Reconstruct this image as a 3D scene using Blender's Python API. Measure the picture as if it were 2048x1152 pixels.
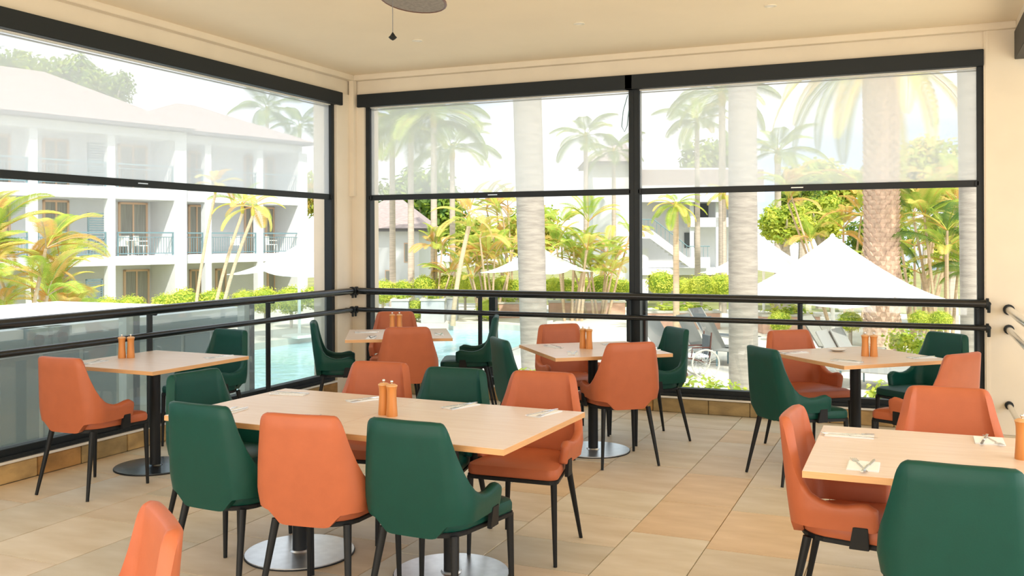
import bpy, bmesh, math, random
from mathutils import Vector, Matrix
R = math.radians
scene = bpy.context.scene
for o in list(bpy.data.objects): bpy.data.objects.remove(o, do_unlink=True)
C = scene.collection
rnd = random.Random(7)

# ------------------------------------------------------------------ camera, sky, sun, exposure
EYE = 1.55; FPX = 1905.6; HORIZON = 479.1; YAW = R(23.0); ROLL = R(-0.2115)
cd = bpy.data.cameras.new('camera'); cam = bpy.data.objects.new('camera', cd); C.objects.link(cam)
cd.sensor_width = 36; cd.lens = 36 * FPX / 2048; cd.clip_start = .05; cd.clip_end = 500
cd.shift_y = (HORIZON - 576) / 2048
fwd = Vector((-math.sin(YAW), math.cos(YAW), 0)); rt = Vector((math.cos(YAW), math.sin(YAW), 0)); up = Vector((0, 0, 1))
r2 = rt * math.cos(ROLL) + up * math.sin(ROLL); u2 = up * math.cos(ROLL) - rt * math.sin(ROLL)
m = Matrix((r2, u2, -fwd)).transposed().to_4x4(); m.translation = (0, 0, EYE); cam.matrix_world = m
scene.camera = cam

w = bpy.data.worlds.new('world'); scene.world = w; w.use_nodes = True
nt = w.node_tree; nt.nodes.clear()
N = nt.nodes.new; L = nt.links.new
out = N('ShaderNodeOutputWorld'); bg = N('ShaderNodeBackground'); L(bg.outputs[0], out.inputs[0])
tc = N('ShaderNodeTexCoord'); mp = N('ShaderNodeMapping'); mp.inputs['Scale'].default_value = (1.6, 1.6, 4.5)
L(tc.outputs['Generated'], mp.inputs[0])
nz = N('ShaderNodeTexNoise'); nz.inputs['Scale'].default_value = 1.7; nz.inputs['Detail'].default_value = 6; nz.inputs['Roughness'].default_value = .5
L(mp.outputs[0], nz.inputs['Vector'])
cr = N('ShaderNodeValToRGB'); cr.color_ramp.elements[0].position = .38; cr.color_ramp.elements[0].color = (.40, .52, .66, 1)
cr.color_ramp.elements[1].position = .56; cr.color_ramp.elements[1].color = (.92, .94, .96, 1)
L(nz.outputs[0], cr.inputs[0]); L(cr.outputs[0], bg.inputs[0]); bg.inputs[1].default_value = 1.05

sd = bpy.data.lights.new('sun', 'SUN'); sd.energy = 3.0; sd.angle = R(2.0); sd.color = (1, .95, .86)
sun = bpy.data.objects.new('sun', sd); C.objects.link(sun)
sun.rotation_euler = Vector((-.50, .62, -1.0)).to_track_quat('-Z', 'Y').to_euler()

def area(name, loc, aim, sx, sy, power, col):
    d = bpy.data.lights.new(name, 'AREA'); d.shape = 'RECTANGLE'; d.size = sx; d.size_y = sy; d.energy = power; d.color = col
    o = bpy.data.objects.new(name, d); C.objects.link(o); o.location = loc
    o.rotation_euler = (Vector(aim) - Vector(loc)).to_track_quat('-Z', 'Y').to_euler(); return o
area('fill_behind', (-2.2, -1.3, 1.1), (-2.4, 5, 3.0), 6.0, 1.8, 100, (1, .95, .87))  # unseen fill lamp added behind the camera, tilted up to brighten the ceiling
area('fill_right', (2.9, 3.0, 1.3), (-3, 4.6, 2.6), 4.5, 1.8, 52, (1, .96, .91))  # second added fill lamp, out of view at the right, lifts the interior

vs = scene.view_settings
vs.view_transform = 'Standard'; vs.look = 'None'; vs.gamma = 1; vs.use_curve_mapping = False; vs.exposure = 0.85

# ------------------------------------------------------------------ materials
def rgb(h, g=None, b=None):
    f = lambda c: (c / 255 / 12.92) if c / 255 <= .04045 else ((c / 255 + .055) / 1.055) ** 2.4
    return (f(h), f(g), f(b), 1)
def mat(name, col, rough=.6, metal=0, noise=0, nscale=8, bump=0, bscale=60, spec=.5, trans=None, stretch=None, col2=None, coat=0):
    m = bpy.data.materials.new(name); m.use_nodes = True; t = m.node_tree
    p = t.nodes['Principled BSDF']; p.inputs['Base Color'].default_value = col
    p.inputs['Roughness'].default_value = rough; p.inputs['Metallic'].default_value = metal
    p.inputs['Specular IOR Level'].default_value = spec
    if coat: p.inputs['Coat Weight'].default_value = coat; p.inputs['Coat Roughness'].default_value = .2
    if noise or bump:
        tc = t.nodes.new('ShaderNodeTexCoord'); mp = t.nodes.new('ShaderNodeMapping'); t.links.new(tc.outputs['Object'], mp.inputs[0])
        if stretch: mp.inputs['Scale'].default_value = stretch
    if noise:
        n = t.nodes.new('ShaderNodeTexNoise'); n.inputs['Scale'].default_value = nscale; n.inputs['Detail'].default_value = 5
        t.links.new(mp.outputs[0], n.inputs['Vector'])
        mx = t.nodes.new('ShaderNodeMix'); mx.data_type = 'RGBA'
        c2 = col2 or tuple(c * (1 - noise) for c in col[:3]) + (1,)
        mx.inputs[6].default_value = c2; mx.inputs[7].default_value = col
        rp = t.nodes.new('ShaderNodeValToRGB'); rp.color_ramp.elements[0].position = .35; rp.color_ramp.elements[1].position = .65
        t.links.new(n.outputs[0], rp.inputs[0]); t.links.new(rp.outputs[0], mx.inputs[0]); t.links.new(mx.outputs[2], p.inputs['Base Color'])
    if bump:
        n2 = t.nodes.new('ShaderNodeTexNoise'); n2.inputs['Scale'].default_value = bscale; n2.inputs['Detail'].default_value = 4
        t.links.new(mp.outputs[0], n2.inputs['Vector'])
        b = t.nodes.new('ShaderNodeBump'); b.inputs['Strength'].default_value = bump; b.inputs['Distance'].default_value = .01
        t.links.new(n2.outputs[0], b.inputs['Height']); t.links.new(b.outputs[0], p.inputs['Normal'])
    return m
def leafmat(name, col, col2, nscale=1.3, tr=.45):
    m = bpy.data.materials.new(name); m.use_nodes = True; t = m.node_tree; t.nodes.clear()
    o = t.nodes.new('ShaderNodeOutputMaterial'); d = t.nodes.new('ShaderNodeBsdfDiffuse'); tl = t.nodes.new('ShaderNodeBsdfTranslucent')
    mx = t.nodes.new('ShaderNodeMixShader'); mx.inputs[0].default_value = tr
    tc = t.nodes.new('ShaderNodeTexCoord'); n = t.nodes.new('ShaderNodeTexNoise'); n.inputs['Scale'].default_value = nscale
    oi = t.nodes.new('ShaderNodeObjectInfo'); va = t.nodes.new('ShaderNodeVectorMath'); va.operation = 'ADD'
    t.links.new(tc.outputs['Object'], va.inputs[0]); t.links.new(oi.outputs['Random'], va.inputs[1]); t.links.new(va.outputs[0], n.inputs['Vector'])
    cm = t.nodes.new('ShaderNodeMix'); cm.data_type = 'RGBA'; cm.inputs[6].default_value = col; cm.inputs[7].default_value = col2
    rp = t.nodes.new('ShaderNodeValToRGB'); rp.color_ramp.elements[0].position = .4; rp.color_ramp.elements[1].position = .6
    t.links.new(n.outputs[0], rp.inputs[0]); t.links.new(rp.outputs[0], cm.inputs[0])
    t.links.new(cm.outputs[2], d.inputs[0]); t.links.new(cm.outputs[2], tl.inputs[0])
    t.links.new(d.outputs[0], mx.inputs[1]); t.links.new(tl.outputs[0], mx.inputs[2]); t.links.new(mx.outputs[0], o.inputs[0])
    return m
def glassmat(name, tint, gloss=.06, veil=0.0, veilcol=(.8, .82, .8, 1)):
    m = bpy.data.materials.new(name); m.use_nodes = True; t = m.node_tree; t.nodes.clear()
    o = t.nodes.new('ShaderNodeOutputMaterial'); tr = t.nodes.new('ShaderNodeBsdfTransparent'); tr.inputs[0].default_value = tint
    g = t.nodes.new('ShaderNodeBsdfGlossy'); g.inputs['Roughness'].default_value = .02
    mx = t.nodes.new('ShaderNodeMixShader'); mx.inputs[0].default_value = gloss
    t.links.new(tr.outputs[0], mx.inputs[1]); t.links.new(g.outputs[0], mx.inputs[2]); last = mx
    if veil:
        tl = t.nodes.new('ShaderNodeBsdfTranslucent'); tl.inputs[0].default_value = veilcol
        df = t.nodes.new('ShaderNodeBsdfDiffuse'); df.inputs[0].default_value = veilcol
        ad = t.nodes.new('ShaderNodeMixShader'); ad.inputs[0].default_value = .3
        t.links.new(tl.outputs[0], ad.inputs[1]); t.links.new(df.outputs[0], ad.inputs[2])
        m2 = t.nodes.new('ShaderNodeMixShader'); m2.inputs[0].default_value = veil
        t.links.new(mx.outputs[0], m2.inputs[1]); t.links.new(ad.outputs[0], m2.inputs[2]); last = m2
    t.links.new(last.outputs[0], o.inputs[0]); return m

M = dict(
 cream=mat('cream_paint', rgb(240, 226, 204), .7, noise=.05, nscale=3, bump=.05, bscale=30),
 ceil=mat('ceiling_paint', rgb(252, 234, 204), .8, noise=.03, nscale=2),
 black=mat('black_powder_coat', (.012, .016, .018, 1), .5, spec=.35),
 blackrail=mat('black_rail_paint', (.012, .014, .015, 1), .22, spec=.6, noise=.3, nscale=30),
 orange=mat('orange_leather', rgb(186, 102, 66), .46, noise=.06, nscale=12, spec=.35, bump=.04, bscale=180),
 green=mat('green_leather', rgb(3, 68, 58), .46, noise=.08, nscale=12, spec=.32, bump=.04, bscale=180),
 leg=mat('black_metal_leg', (.008, .009, .01, 1), .5, spec=.3),
 top=mat('pale_timber_laminate', rgb(232, 213, 198), .30, noise=.10, nscale=3.5, stretch=(1.2, 14, 4), col2=rgb(225, 202, 184)),
 edge=mat('timber_edge_band', rgb(224, 172, 118), .45, noise=.12, nscale=6, stretch=(2, 2, 30)),
 steel=mat('brushed_steel', (.86, .88, .90, 1), .34, metal=1, noise=.1, nscale=20),
 darkdisc=mat('dark_steel_disc', (.16, .19, .22, 1), .25, metal=1, noise=.1, nscale=20),
 chrome=mat('satin_chrome', (.75, .75, .72, 1), .18, metal=1),
 cutlery=mat('cutlery_steel', (.7, .7, .7, 1), .15, metal=1),
 napkin=mat('white_paper', rgb(244, 246, 248), .8, bump=.15, bscale=40),
 wood=mat('turned_timber', rgb(218, 142, 72), .4, noise=.25, nscale=5, stretch=(6, 6, .8)),
 grout=mat('floor_mortar', rgb(206, 194, 174), .9, noise=.15, nscale=20),
 cap=mat('white_sill_cap', rgb(238, 232, 220), .5),
 white=mat('white_render', rgb(228, 230, 231), .75, noise=.03, nscale=2),
 offwhite=mat('offwhite_wall', rgb(226, 226, 224), .8, noise=.03, nscale=2),
 roof=mat('terracotta_roof_tiles', rgb(172, 156, 150), .85, noise=.25, nscale=5, stretch=(1, 1, 8)),
 gutter=mat('dark_gutter', rgb(110, 108, 110), .6),
 door=mat('dark_curtained_door', rgb(172, 170, 160), .5, noise=.3, nscale=3, stretch=(12, 12, .3)),
 doorframe=mat('orange_timber_frame', rgb(224, 190, 160), .5),
 balrail=mat('blue_grey_rail', rgb(120, 150, 158), .5),
 balglass=glassmat('balcony_glass', (.72, .82, .84, 1), .15),
 louvre=mat('grey_louvre', rgb(110, 130, 134), .5),
 canvas=mat('white_canvas', rgb(250, 249, 245), .7),
 polewhite=mat('white_pole', rgb(245, 243, 235), .5),
 deck=mat('pale_deck_paving', rgb(228, 220, 206), .8, noise=.12, nscale=.8),
 soil=mat('garden_ground', rgb(150, 150, 90), .9, noise=.3, nscale=.6),
 coping=mat('pool_coping', rgb(205, 200, 186), .7, noise=.1, nscale=3),
 trunk=mat('grey_palm_bark', rgb(176, 168, 156), .85, noise=.28, nscale=2.2, stretch=(1.5, 1.5, 11), bump=.5, bscale=14),
 trunk2=mat('slim_palm_bark', rgb(200, 186, 170), .85, noise=.2, nscale=3, stretch=(1, 1, 8)),
 caneorange=mat('orange_cane_stem', rgb(206, 180, 146), .7, noise=.2, nscale=3, stretch=(1, 1, 9)),
 datebark=mat('date_palm_boots', rgb(214, 184, 160), .9, noise=.3, nscale=9, bump=.6, bscale=25),
 leafg=leafmat('leaf_green', rgb(150, 176, 76), rgb(196, 206, 98)),
 leafy=leafmat('leaf_yellow', rgb(206, 210, 108), rgb(232, 200, 116)),
 leafo=leafmat('leaf_orange', rgb(230, 182, 112), rgb(206, 204, 116)),
 leafd=leafmat('leaf_dark', rgb(96, 128, 72), rgb(140, 160, 86)),
 hedge=leafmat('hedge_leaf', rgb(190, 204, 80), rgb(224, 224, 104), nscale=3),
 greywall=mat('grey_panel', rgb(206, 214, 210), .6, noise=.1, nscale=2, stretch=(3, 3, .3)),
 greytop=mat('white_membrane_roof', rgb(236, 238, 240), .6),
 sling=mat('grey_sling_mesh', rgb(158, 156, 150), .7),
 sling2=mat('dark_sling_mesh', rgb(90, 94, 96), .7),
 planter=mat('grey_planter', rgb(186, 188, 188), .8, noise=.08, nscale=4),
 brick=mat('pink_planter_render', rgb(222, 180, 156), .85, noise=.12, nscale=5),
 cane=mat('grey_cane_weave', rgb(150, 142, 132), .6, noise=.3, nscale=50),
 rim=mat('dark_red_rim', rgb(92, 50, 38), .4),
 lamp=mat('downlight_white', rgb(235, 225, 205), .5),
 pane=glassmat('clear_glass', (.93, .96, .96, 1), .05),
 paneleft=glassmat('veiled_glass', (.86, .91, .90, 1), .08, veil=.12, veilcol=(.86, .91, .89, 1)),  # left panes: pale grey-green layer mixed over tinted glass
 fabric=glassmat('sunscreen_mesh', (1, 1, 1, 1), .0, veil=.37, veilcol=(.93, .95, .96, 1)),
 plate=mat('white_glaze', rgb(236, 230, 220), .2),
)
def floor_tones():
    cols = [(227, 215, 194), (221, 209, 188), (231, 218, 197), (225, 209, 187), (216, 208, 191), (227, 213, 193), (230, 204, 170), (217, 210, 197), (231, 221, 202)]
    return [mat('sandstone', rgb(*c), .55, noise=.16, nscale=2.2, stretch=(1, 3, 1), bump=.12, bscale=9, col2=rgb(int(c[0] * .93), int(c[1] * .91), int(c[2] * .87))) for c in cols]
TILE = floor_tones()
KERB = [mat('kerb_stone', rgb(*c), .75, noise=.4, nscale=5, stretch=(1, 1, 2), bump=.5, bscale=18) for c in [(196, 160, 104), (206, 170, 112), (190, 142, 82), (178, 152, 104)]]
# pool water
wm = mat('pool_water', rgb(176, 226, 236), .10, noise=.0); M['water'] = wm
t = wm.node_tree; p = t.nodes['Principled BSDF']
tcn = t.nodes.new('ShaderNodeTexCoord'); n = t.nodes.new('ShaderNodeTexNoise'); n.inputs['Scale'].default_value = 3.0; n.inputs['Detail'].default_value = 3
t.links.new(tcn.outputs['Object'], n.inputs['Vector']); b = t.nodes.new('ShaderNodeBump'); b.inputs['Strength'].default_value = .35; b.inputs['Distance'].default_value = .06
t.links.new(n.outputs[0], b.inputs['Height']); t.links.new(b.outputs[0], p.inputs['Normal'])

# ------------------------------------------------------------------ mesh helpers
class MB:
    def __init__(s): s.v = []; s.f = []; s.mi = []
    def add(s, vs, fs, mi=0):
        k = len(s.v); s.v += [tuple(a) for a in vs]; s.f += [tuple(i + k for i in f) for f in fs]; s.mi += [mi] * len(fs)
    def box(s, x0, x1, y0, y1, z0, z1, mi=0):
        s.add([(x, y, z) for z in (z0, z1) for y in (y0, y1) for x in (x0, x1)],
              [(0, 2, 3, 1), (4, 5, 7, 6), (0, 1, 5, 4), (2, 6, 7, 3), (0, 4, 6, 2), (1, 3, 7, 5)], mi)
    def prism(s, pts, z0, z1, mi=0):
        n = len(pts); s.add([(x, y, z0) for x, y in pts] + [(x, y, z1) for x, y in pts],
              [tuple(range(n))[::-1], tuple(range(n, 2 * n))] + [(i, (i + 1) % n, n + (i + 1) % n, n + i) for i in range(n)], mi)
    def tube(s, path, rad, seg=10, mi=0, cap=True):
        path = [Vector(p) for p in path]; n = len(path)
        if not hasattr(rad, '__len__'): rad = [rad] * n
        vs = []; prev = None
        for i, p in enumerate(path):
            d = (path[min(i + 1, n - 1)] - path[max(i - 1, 0)]).normalized()
            ref = prev if prev is not None else (Vector((0, 0, 1)) if abs(d.z) < .9 else Vector((1, 0, 0)))
            a = (ref - d * ref.dot(d)).normalized(); prev = a; b = d.cross(a)
            for k in range(seg):
                t = 2 * math.pi * k / seg; vs.append(p + (a * math.cos(t) + b * math.sin(t)) * rad[i])
        fs = [(i * seg + k, i * seg + (k + 1) % seg, (i + 1) * seg + (k + 1) % seg, (i + 1) * seg + k) for i in range(n - 1) for k in range(seg)]
        if cap: fs += [tuple(range(seg))[::-1], tuple(range((n - 1) * seg, n * seg))]
        s.add(vs, fs, mi)
    def lathe(s, prof, seg=24, c=(0, 0), mi=0):
        vs = [(c[0] + r * math.cos(2 * math.pi * k / seg), c[1] + r * math.sin(2 * math.pi * k / seg), z) for r, z in prof for k in range(seg)]
        n = len(prof); fs = [(i * seg + k, i * seg + (k + 1) % seg, (i + 1) * seg + (k + 1) % seg, (i + 1) * seg + k) for i in range(n - 1) for k in range(seg)]
        fs += [tuple(range(seg))[::-1], tuple(range((n - 1) * seg, n * seg))]
        s.add(vs, fs, mi)
    def mesh(s, name, mats, smooth=False, bevel=0):
        me = bpy.data.meshes.new(name); me.from_pydata(s.v, [], s.f)
        for mt in (mats if isinstance(mats, (list, tuple)) else [mats]): me.materials.append(mt)
        me.polygons.foreach_set('material_index', s.mi)
        if bevel:
            bm = bmesh.new(); bm.from_mesh(me); bmesh.ops.remove_doubles(bm, verts=bm.verts, dist=1e-5)
            bmesh.ops.bevel(bm, geom=[e for e in bm.edges if len(e.link_faces) == 2 and e.calc_face_angle(0) > .6], offset=bevel, segments=2, affect='EDGES'); bm.to_mesh(me); bm.free()
        if smooth:
            me.polygons.foreach_set('use_smooth', [True] * len(me.polygons))
            try: me.set_sharp_from_angle(angle=R(40))
            except Exception: pass
        me.update(); return me
    def build(s, name, mats, parent=None, loc=None, smooth=False, bevel=0):
        return link(name, s.mesh(name, mats, smooth, bevel), parent, loc)
def link(name, me, parent=None, loc=None, rz=0):
    o = bpy.data.objects.new(name, me); C.objects.link(o)
    if parent: o.parent = parent
    if loc: o.location = loc
    if rz: o.rotation_euler[2] = rz
    return o
def tag(o, label=None, cat=None, group=None, kind=None):
    if label: o['label'] = label
    if cat: o['category'] = cat
    if group: o['group'] = group
    if kind: o['kind'] = kind
    return o
def thing(name, label, cat, loc=(0, 0, 0), rz=0, group=None):
    o = bpy.data.objects.new(name, None); C.objects.link(o); o.location = loc; o.rotation_euler[2] = rz
    o.empty_display_size = .1
    return tag(o, label, cat, group)
def S(name, mb, m, parent=None, bevel=0, smooth=False):
    o = mb.build(name, m, parent, bevel=bevel, smooth=smooth)
    if not parent: o['kind'] = 'structure'
    return o
def G(px, depth, z=0.0):           # a spot on the ground plan, given its bearing and its distance
    a = (px - 1024) / FPX * depth
    return Vector((rt.x * a + fwd.x * depth, rt.y * a + fwd.y * depth, z))
def Z(py, depth): return EYE + (HORIZON - py) / FPX * depth

# ------------------------------------------------------------------ room shell
WX = -5.36; WY = 8.41; CE = 3.24
fb = MB(); fb.box(-5.75, 3.4, -2.5, 8.75, -.2, -.012); flo = S('floor', fb, M['grout'])
y = 0
tiles = []
x = WX; col = 0; tile_meshes = {}
while x < 1.75 and len(tiles) < 285:
    wdt = rnd.choice([.42, .5, .5, .56]); yy = 1.75 + rnd.random() * -.4
    while yy < WY:
        ln = rnd.choice([.42, .5, .56, .64, .72]); y1 = min(yy + ln, WY)
        if y1 - yy > .03:
            key = (wdt, round(y1 - yy, 2))
            tm = rnd.choice(TILE) if rnd.random() > .08 else TILE[6]
            k2 = key + (tm.name,)
            if k2 not in tile_meshes:
                b = MB(); g = .002; b.box(g, wdt - g, g, y1 - yy - g, -.03, 0); tile_meshes[k2] = b.mesh('tile', tm, bevel=.002)
            o = link('floor_tile', tile_meshes[k2], flo, (x, yy, rnd.uniform(-.0012, .0))); tiles.append(o)
        yy = y1
    x += wdt
b = MB()
xx = x
while xx < 3.4:
    yy = -2.5
    while yy < WY: b.box(xx + .003, xx + .497, yy + .003, yy + .597, -.03, -.0005); yy += .6
    xx += .5
xx = WX
while xx < x - .3:
    yy = -2.5
    while yy < 1.2: b.box(xx + .003, xx + .497, yy + .003, min(yy + .597, 1.35), -.03, -.0005); yy += .6
    xx += .5
o = b.build('floor_tile', TILE[0], flo); o['kind'] = 'stuff'

b = MB(); b.box(-6.1, 3.4, -2.5, 9.1, CE, CE + .25); S('ceiling', b, M['ceil'])
# beams over the openings and the small cornice
b = MB(); b.box(WX - .28, WX - .02, -2.5, WY + .3, 3.04, CE); wl = S('wall_left', b, M['cream'])
b = MB(); b.box(WX - .02, WX + .055, -2.5, WY - .02, 3.185, CE); S('trim_1', b, M['cream'], bevel=.004)
b = MB(); b.box(WX, .9, WY + .02, WY + .28, 3.04, CE); wb = S('wall_back', b, M['cream'])
b = MB(); b.box(WX + .055, .72, WY - .055, WY + .02, 3.185, CE); S('trim_2', b, M['cream'], bevel=.004)
# corner pier: two faces of the concave corner plus a slim engaged shaft
b = MB(); b.box(WX - .28, WX, 8.13, WY + .28, 0, 3.04); b.box(WX, WX + .145, WY, WY + .28, 0, 3.04); b.box(WX, WX + .055, WY - .055, WY, 2.0, 3.185)
S('wall_corner', b, M['cream'])
b = MB(); b.box(.495, .95, WY, WY + .35, 0, CE); b.box(.505, .53, WY - .006, WY, 0, CE)
S('wall_right', b, M['cream'])
b = MB(); b.box(.72, .95, 5.4, WY, 3.17, CE); S('trim_3', b, M['cream'])
b = MB(); b.box(.71, .86, 5.4, WY - .01, 2.945, 3.165); o = b.build('blind_cassette', M['black'], bevel=.004)
tag(o, 'short black blind box end by the ceiling at the far right edge', 'blind box')
b = MB(); b.box(-6.0, 3.4, -2.5, -2.4, 0, CE); S('wall_behind', b, M['cream'])

# kerbs of stone blocks with white cap
def kerb(side):
    b = MB()
    if side == 'l': b.box(WX - .25, WX - .03, -2.5, 8.13, 0, .125)
    else: b.box(WX + .145, .495, WY + .03, WY + .25, 0, .125)
    k = S('baseboard_left' if side == 'l' else 'baseboard_back', b, M['grout'])
    p = (1.6 if side == 'l' else WX + .0); e = 8.14 if side == 'l' else .495
    if side == 'b': p = WX + .145
    while p < e - .02:
        q = min(p + rnd.choice([.3, .36, .42, .5, .62]), e)
        b = MB(); h = .122; out = rnd.uniform(0, .006)
        if side == 'l': b.box(WX - .05, WX - out, p + .003, q - .003, 0.0, h)
        else: b.box(p + .003, q - .003, WY + out, WY + .05, 0.0, h)
        b.build('stone', rnd.choice(KERB), k, bevel=.004); p = q
    b = MB()
    if side == 'l': b.box(WX - .26, WX + .006, -2.5, 8.13, .125, .142)
    else: b.box(WX + .145, .495, WY - .006, WY + .26, .125, .142)
    b.build('cap', M['cap'], k, bevel=.003)
kerb('l'); kerb('b')

# windows: frames, rails, screens
GX = WX - .10; GY = WY + .10      # plane of glass
def window(side, n, a0, a1, label):
    """a0..a1 run along the wall"""
    def bx(mb, u0, u1, d0, d1, z0, z1, mi=0):
        if side == 'l': mb.box(WX - d1, WX - d0, u0, u1, z0, z1, mi)
        else: mb.box(u0, u1, WY + d0, WY + d1, z0, z1, mi)
    b = MB(); bx(b, a0, a0 + .05, .03, .12, .142, 2.92); bx(b, a1 - .05, a1, .03, .12, .142, 2.92); bx(b, a0 + .05, a1 - .05, .03, .12, .142, .215)
    o = S('window_%d' % n, b, M['black'], bevel=.003)
    b = MB(); bx(b, a0 + .05, a1 - .05, .0, .03, .15, .172); b.build('sill_rail', M['black'], o)
    b = MB(); bx(b, a0 + .05, a1 - .05, .095, .101, .215, 1.0); b.build('pane', M['paneleft'] if side == 'l' else M['pane'], o)
    b = MB(); bx(b, a0 + .05, a1 - .05, .09, .11, 1.0, 1.012); b.build('pane_edge', M['black'], o)
    return o
window('b', 2, WX + .145, -2.37, ''); window('b', 3, -2.37, .495, '')
window('l', 1, 3.0, 8.13, ''); window('l', 4, -2.4, 3.0, '')
def blind(side, a0, a1, label, cass=True):
    def bx(mb, u0, u1, d0, d1, z0, z1, mi=0):
        if side == 'l': mb.box(WX - d1, WX - d0, u0, u1, z0, z1, mi)
        else: mb.box(u0, u1, WY + d0, WY + d1, z0, z1, mi)
    ctr = (WX, (a0 + a1) / 2, 0) if side == 'l' else ((a0 + a1) / 2, WY, 0)
    r = thing('roller_blind', label, 'blind', (0, 0, 0), 0, 'outdoor mesh blinds drawn half way down')
    b = MB(); bx(b, a0 - .07, a1 + .07 if side == 'l' else a1 + .0, -.03, .11, 2.912, 3.042); b.build('cassette', M['black'], r, bevel=.004)
    b = MB(); bx(b, a0 + .04, a1 - .04, .07, .085, 2.885, 2.893); bx(b, a0 + .04, a1 - .04, .04, .09, 2.905, 2.912, 1); b.build('slot_lip', [M['black'], M['cap']], r)
    b = MB(); bx(b, a0 + .045, a1 - .045, .062, .064, 2.0, 2.91); b.build('mesh_screen', M['fabric'], r)
    b = MB(); bx(b, a0 + .03, a1 - .03, .045, .08, 1.957, 2.012); b.build('bottom_bar', M['black'], r, bevel=.004)
    m = (a0 + a1) / 2; b = MB(); bx(b, m - .05, m + .05, .043, .045, 1.982, 1.990); b.build('badge', M['chrome'], r)
    for e, s in ((a0 + .05, -1), (a1 - .05, 1)):
        b = MB(); bx(b, e - .015, e + .015, .03, .05, 1.965, 2.005); b.build('end_clip', M['black'], r, bevel=.002)
    return r
blind('l', 3.0, 8.13, 'half lowered mesh blind with black box over the left window')
blind('l', -2.4, 2.88, 'half lowered mesh blind nearest the camera on left wall, out of frame')
blind('b', WX + .145, -2.37, 'half lowered mesh blind right of the corner, palm trunk behind it')
bb = blind('b', -2.37, .495, 'half lowered mesh blind at far right, two palm trunks behind it')
# pull cord beside the mullion
b = MB(); b.tube([(-2.42, WY - .0, 2.86), (-2.46, WY - .005, 2.72), (-2.475, WY - .005, 2.58), (-2.45, WY, 2.53), (-2.425, WY, 2.58), (-2.41, WY, 2.72)], .004, 6)
b.build('pull_cord', M['balrail'], bb, smooth=True)

def rail(side, a0, a1, label, posts):
    r = thing('railing', label, 'railing', (0, 0, 0))
    off = .085
    def P_(u, z, d=off): return (WX + d, u, z) if side == 'l' else (u, WY - d, z)
    b = MB(); b.tube([P_(a0, 1.032), P_(a1, 1.032)], .034, 16); b.build('top_rail', M['blackrail'], r, smooth=True)
    b = MB(); b.tube([P_(a0, .843), P_(a1, .843)], .024, 14); b.build('lower_rail', M['blackrail'], r, smooth=True)
    for u in posts:
        b = MB(); b.tube([P_(u, .142, .02), P_(u, 1.02, .02)], .022, 8); b.build('post', M['black'], r, smooth=True)
        for z in (1.0, .843):
            b = MB(); b.tube([P_(u, z, .02), P_(u, z, off)], .014, 8); b.build('bracket', M['black'], r)
    for u in (a0, a1):
        if -1 < u < 8.5 or side == 'b':
            for z, q in ((1.032, .045), (.843, .036)):
                if side == 'l' and u == a0: continue
                e = .02 if u == a1 else -.02
                b = MB(); b.tube([P_(u, z), P_(u + e, z)], q, 14)
                b.tube([P_(u + e, z), P_(u + e, z - .07)], [.014, .012], 8)
                b.tube([P_(u + e, z), P_(u + e, z, .0)], .018, 8); b.build('wall_flange', M['black'], r, smooth=True)
rail('l', -2.3, 8.26, 'black double tube railing along the left window', [2.7, 4.13, 5.56, 6.99])
rail('b', -5.25, .50, 'black double tube railing along the pool side window', [-3.9, -2.41, -.91, .44])
r = thing('handrail', 'chrome handrails fixed to the cream column at right edge', 'railing')
for z, q in ((.985, .03), (.83, .026), (.235, .02)):
    b = MB(); b.tube([(.665, WY - .02, z), (.665, 5.5, z)], q, 14); b.build('rail_tube', M['chrome'], r, smooth=True)
    b = MB(); b.tube([(.665, WY - .03, z), (.665, WY, z)], q + .012, 14); b.build('flange', M['black'], r, smooth=True)
b = MB(); b.tube([(.665, 5.5, 0), (.665, 5.5, 1.0)], .025, 10); b.build('post', M['chrome'], r, smooth=True)

# ceiling fan (only one cane blade and the pull chain reach into the picture)
hub = G(787, 4.35); hz = 2.768
fan = thing('ceiling_fan', 'ceiling fan with oval cane blades and hanging pull cord', 'fan', (hub.x, hub.y, hz))
b = MB(); b.lathe([(.02, .44), (.06, .44), (.07, .40), (.02, .38), (.02, .12), (.10, .10), (.12, 0), (.08, -.06), (.02, -.07)], 24); b.build('motor', M['rim'], fan, smooth=True)
tip = G(836, 4.93); a0 = math.atan2(tip.y - hub.y, tip.x - hub.x)
for k in range(4):
    b = MB(); ol = [];
    for i in range(28):
        t = 2 * math.pi * i / 28; rx = .30 * math.cos(t); ry = .16 * math.sin(t) * (1 + .18 * math.cos(t)); ol.append((.42 + rx, ry))
    bl = MB(); bl.prism(ol, -.004, .004); o = bl.build('blade', M['cane'], fan); o.rotation_euler = (R(4), R(.5), a0 + k * math.pi / 2)
    rm = MB(); rm.tube([(x_, y_, 0) for x_, y_ in ol + ol[:1]], .007, 6, cap=False); rm.tube([(.08, 0, 0), (.2, 0, 0)], .012, 6); rm.build('blade_rim', M['rim'], o, smooth=True)
b = MB(); b.tube([(.0, 0, -.05), (0, 0, -.275)], .0018, 5); b.build('pull_cord', M['gutter'], fan)
b = MB(); b.lathe([(.002, -.270), (.012, -.285), (.020, -.293), (.012, -.301), (.002, -.307)], 12); b.build('cord_knob', M['black'], fan, smooth=True)
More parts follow.
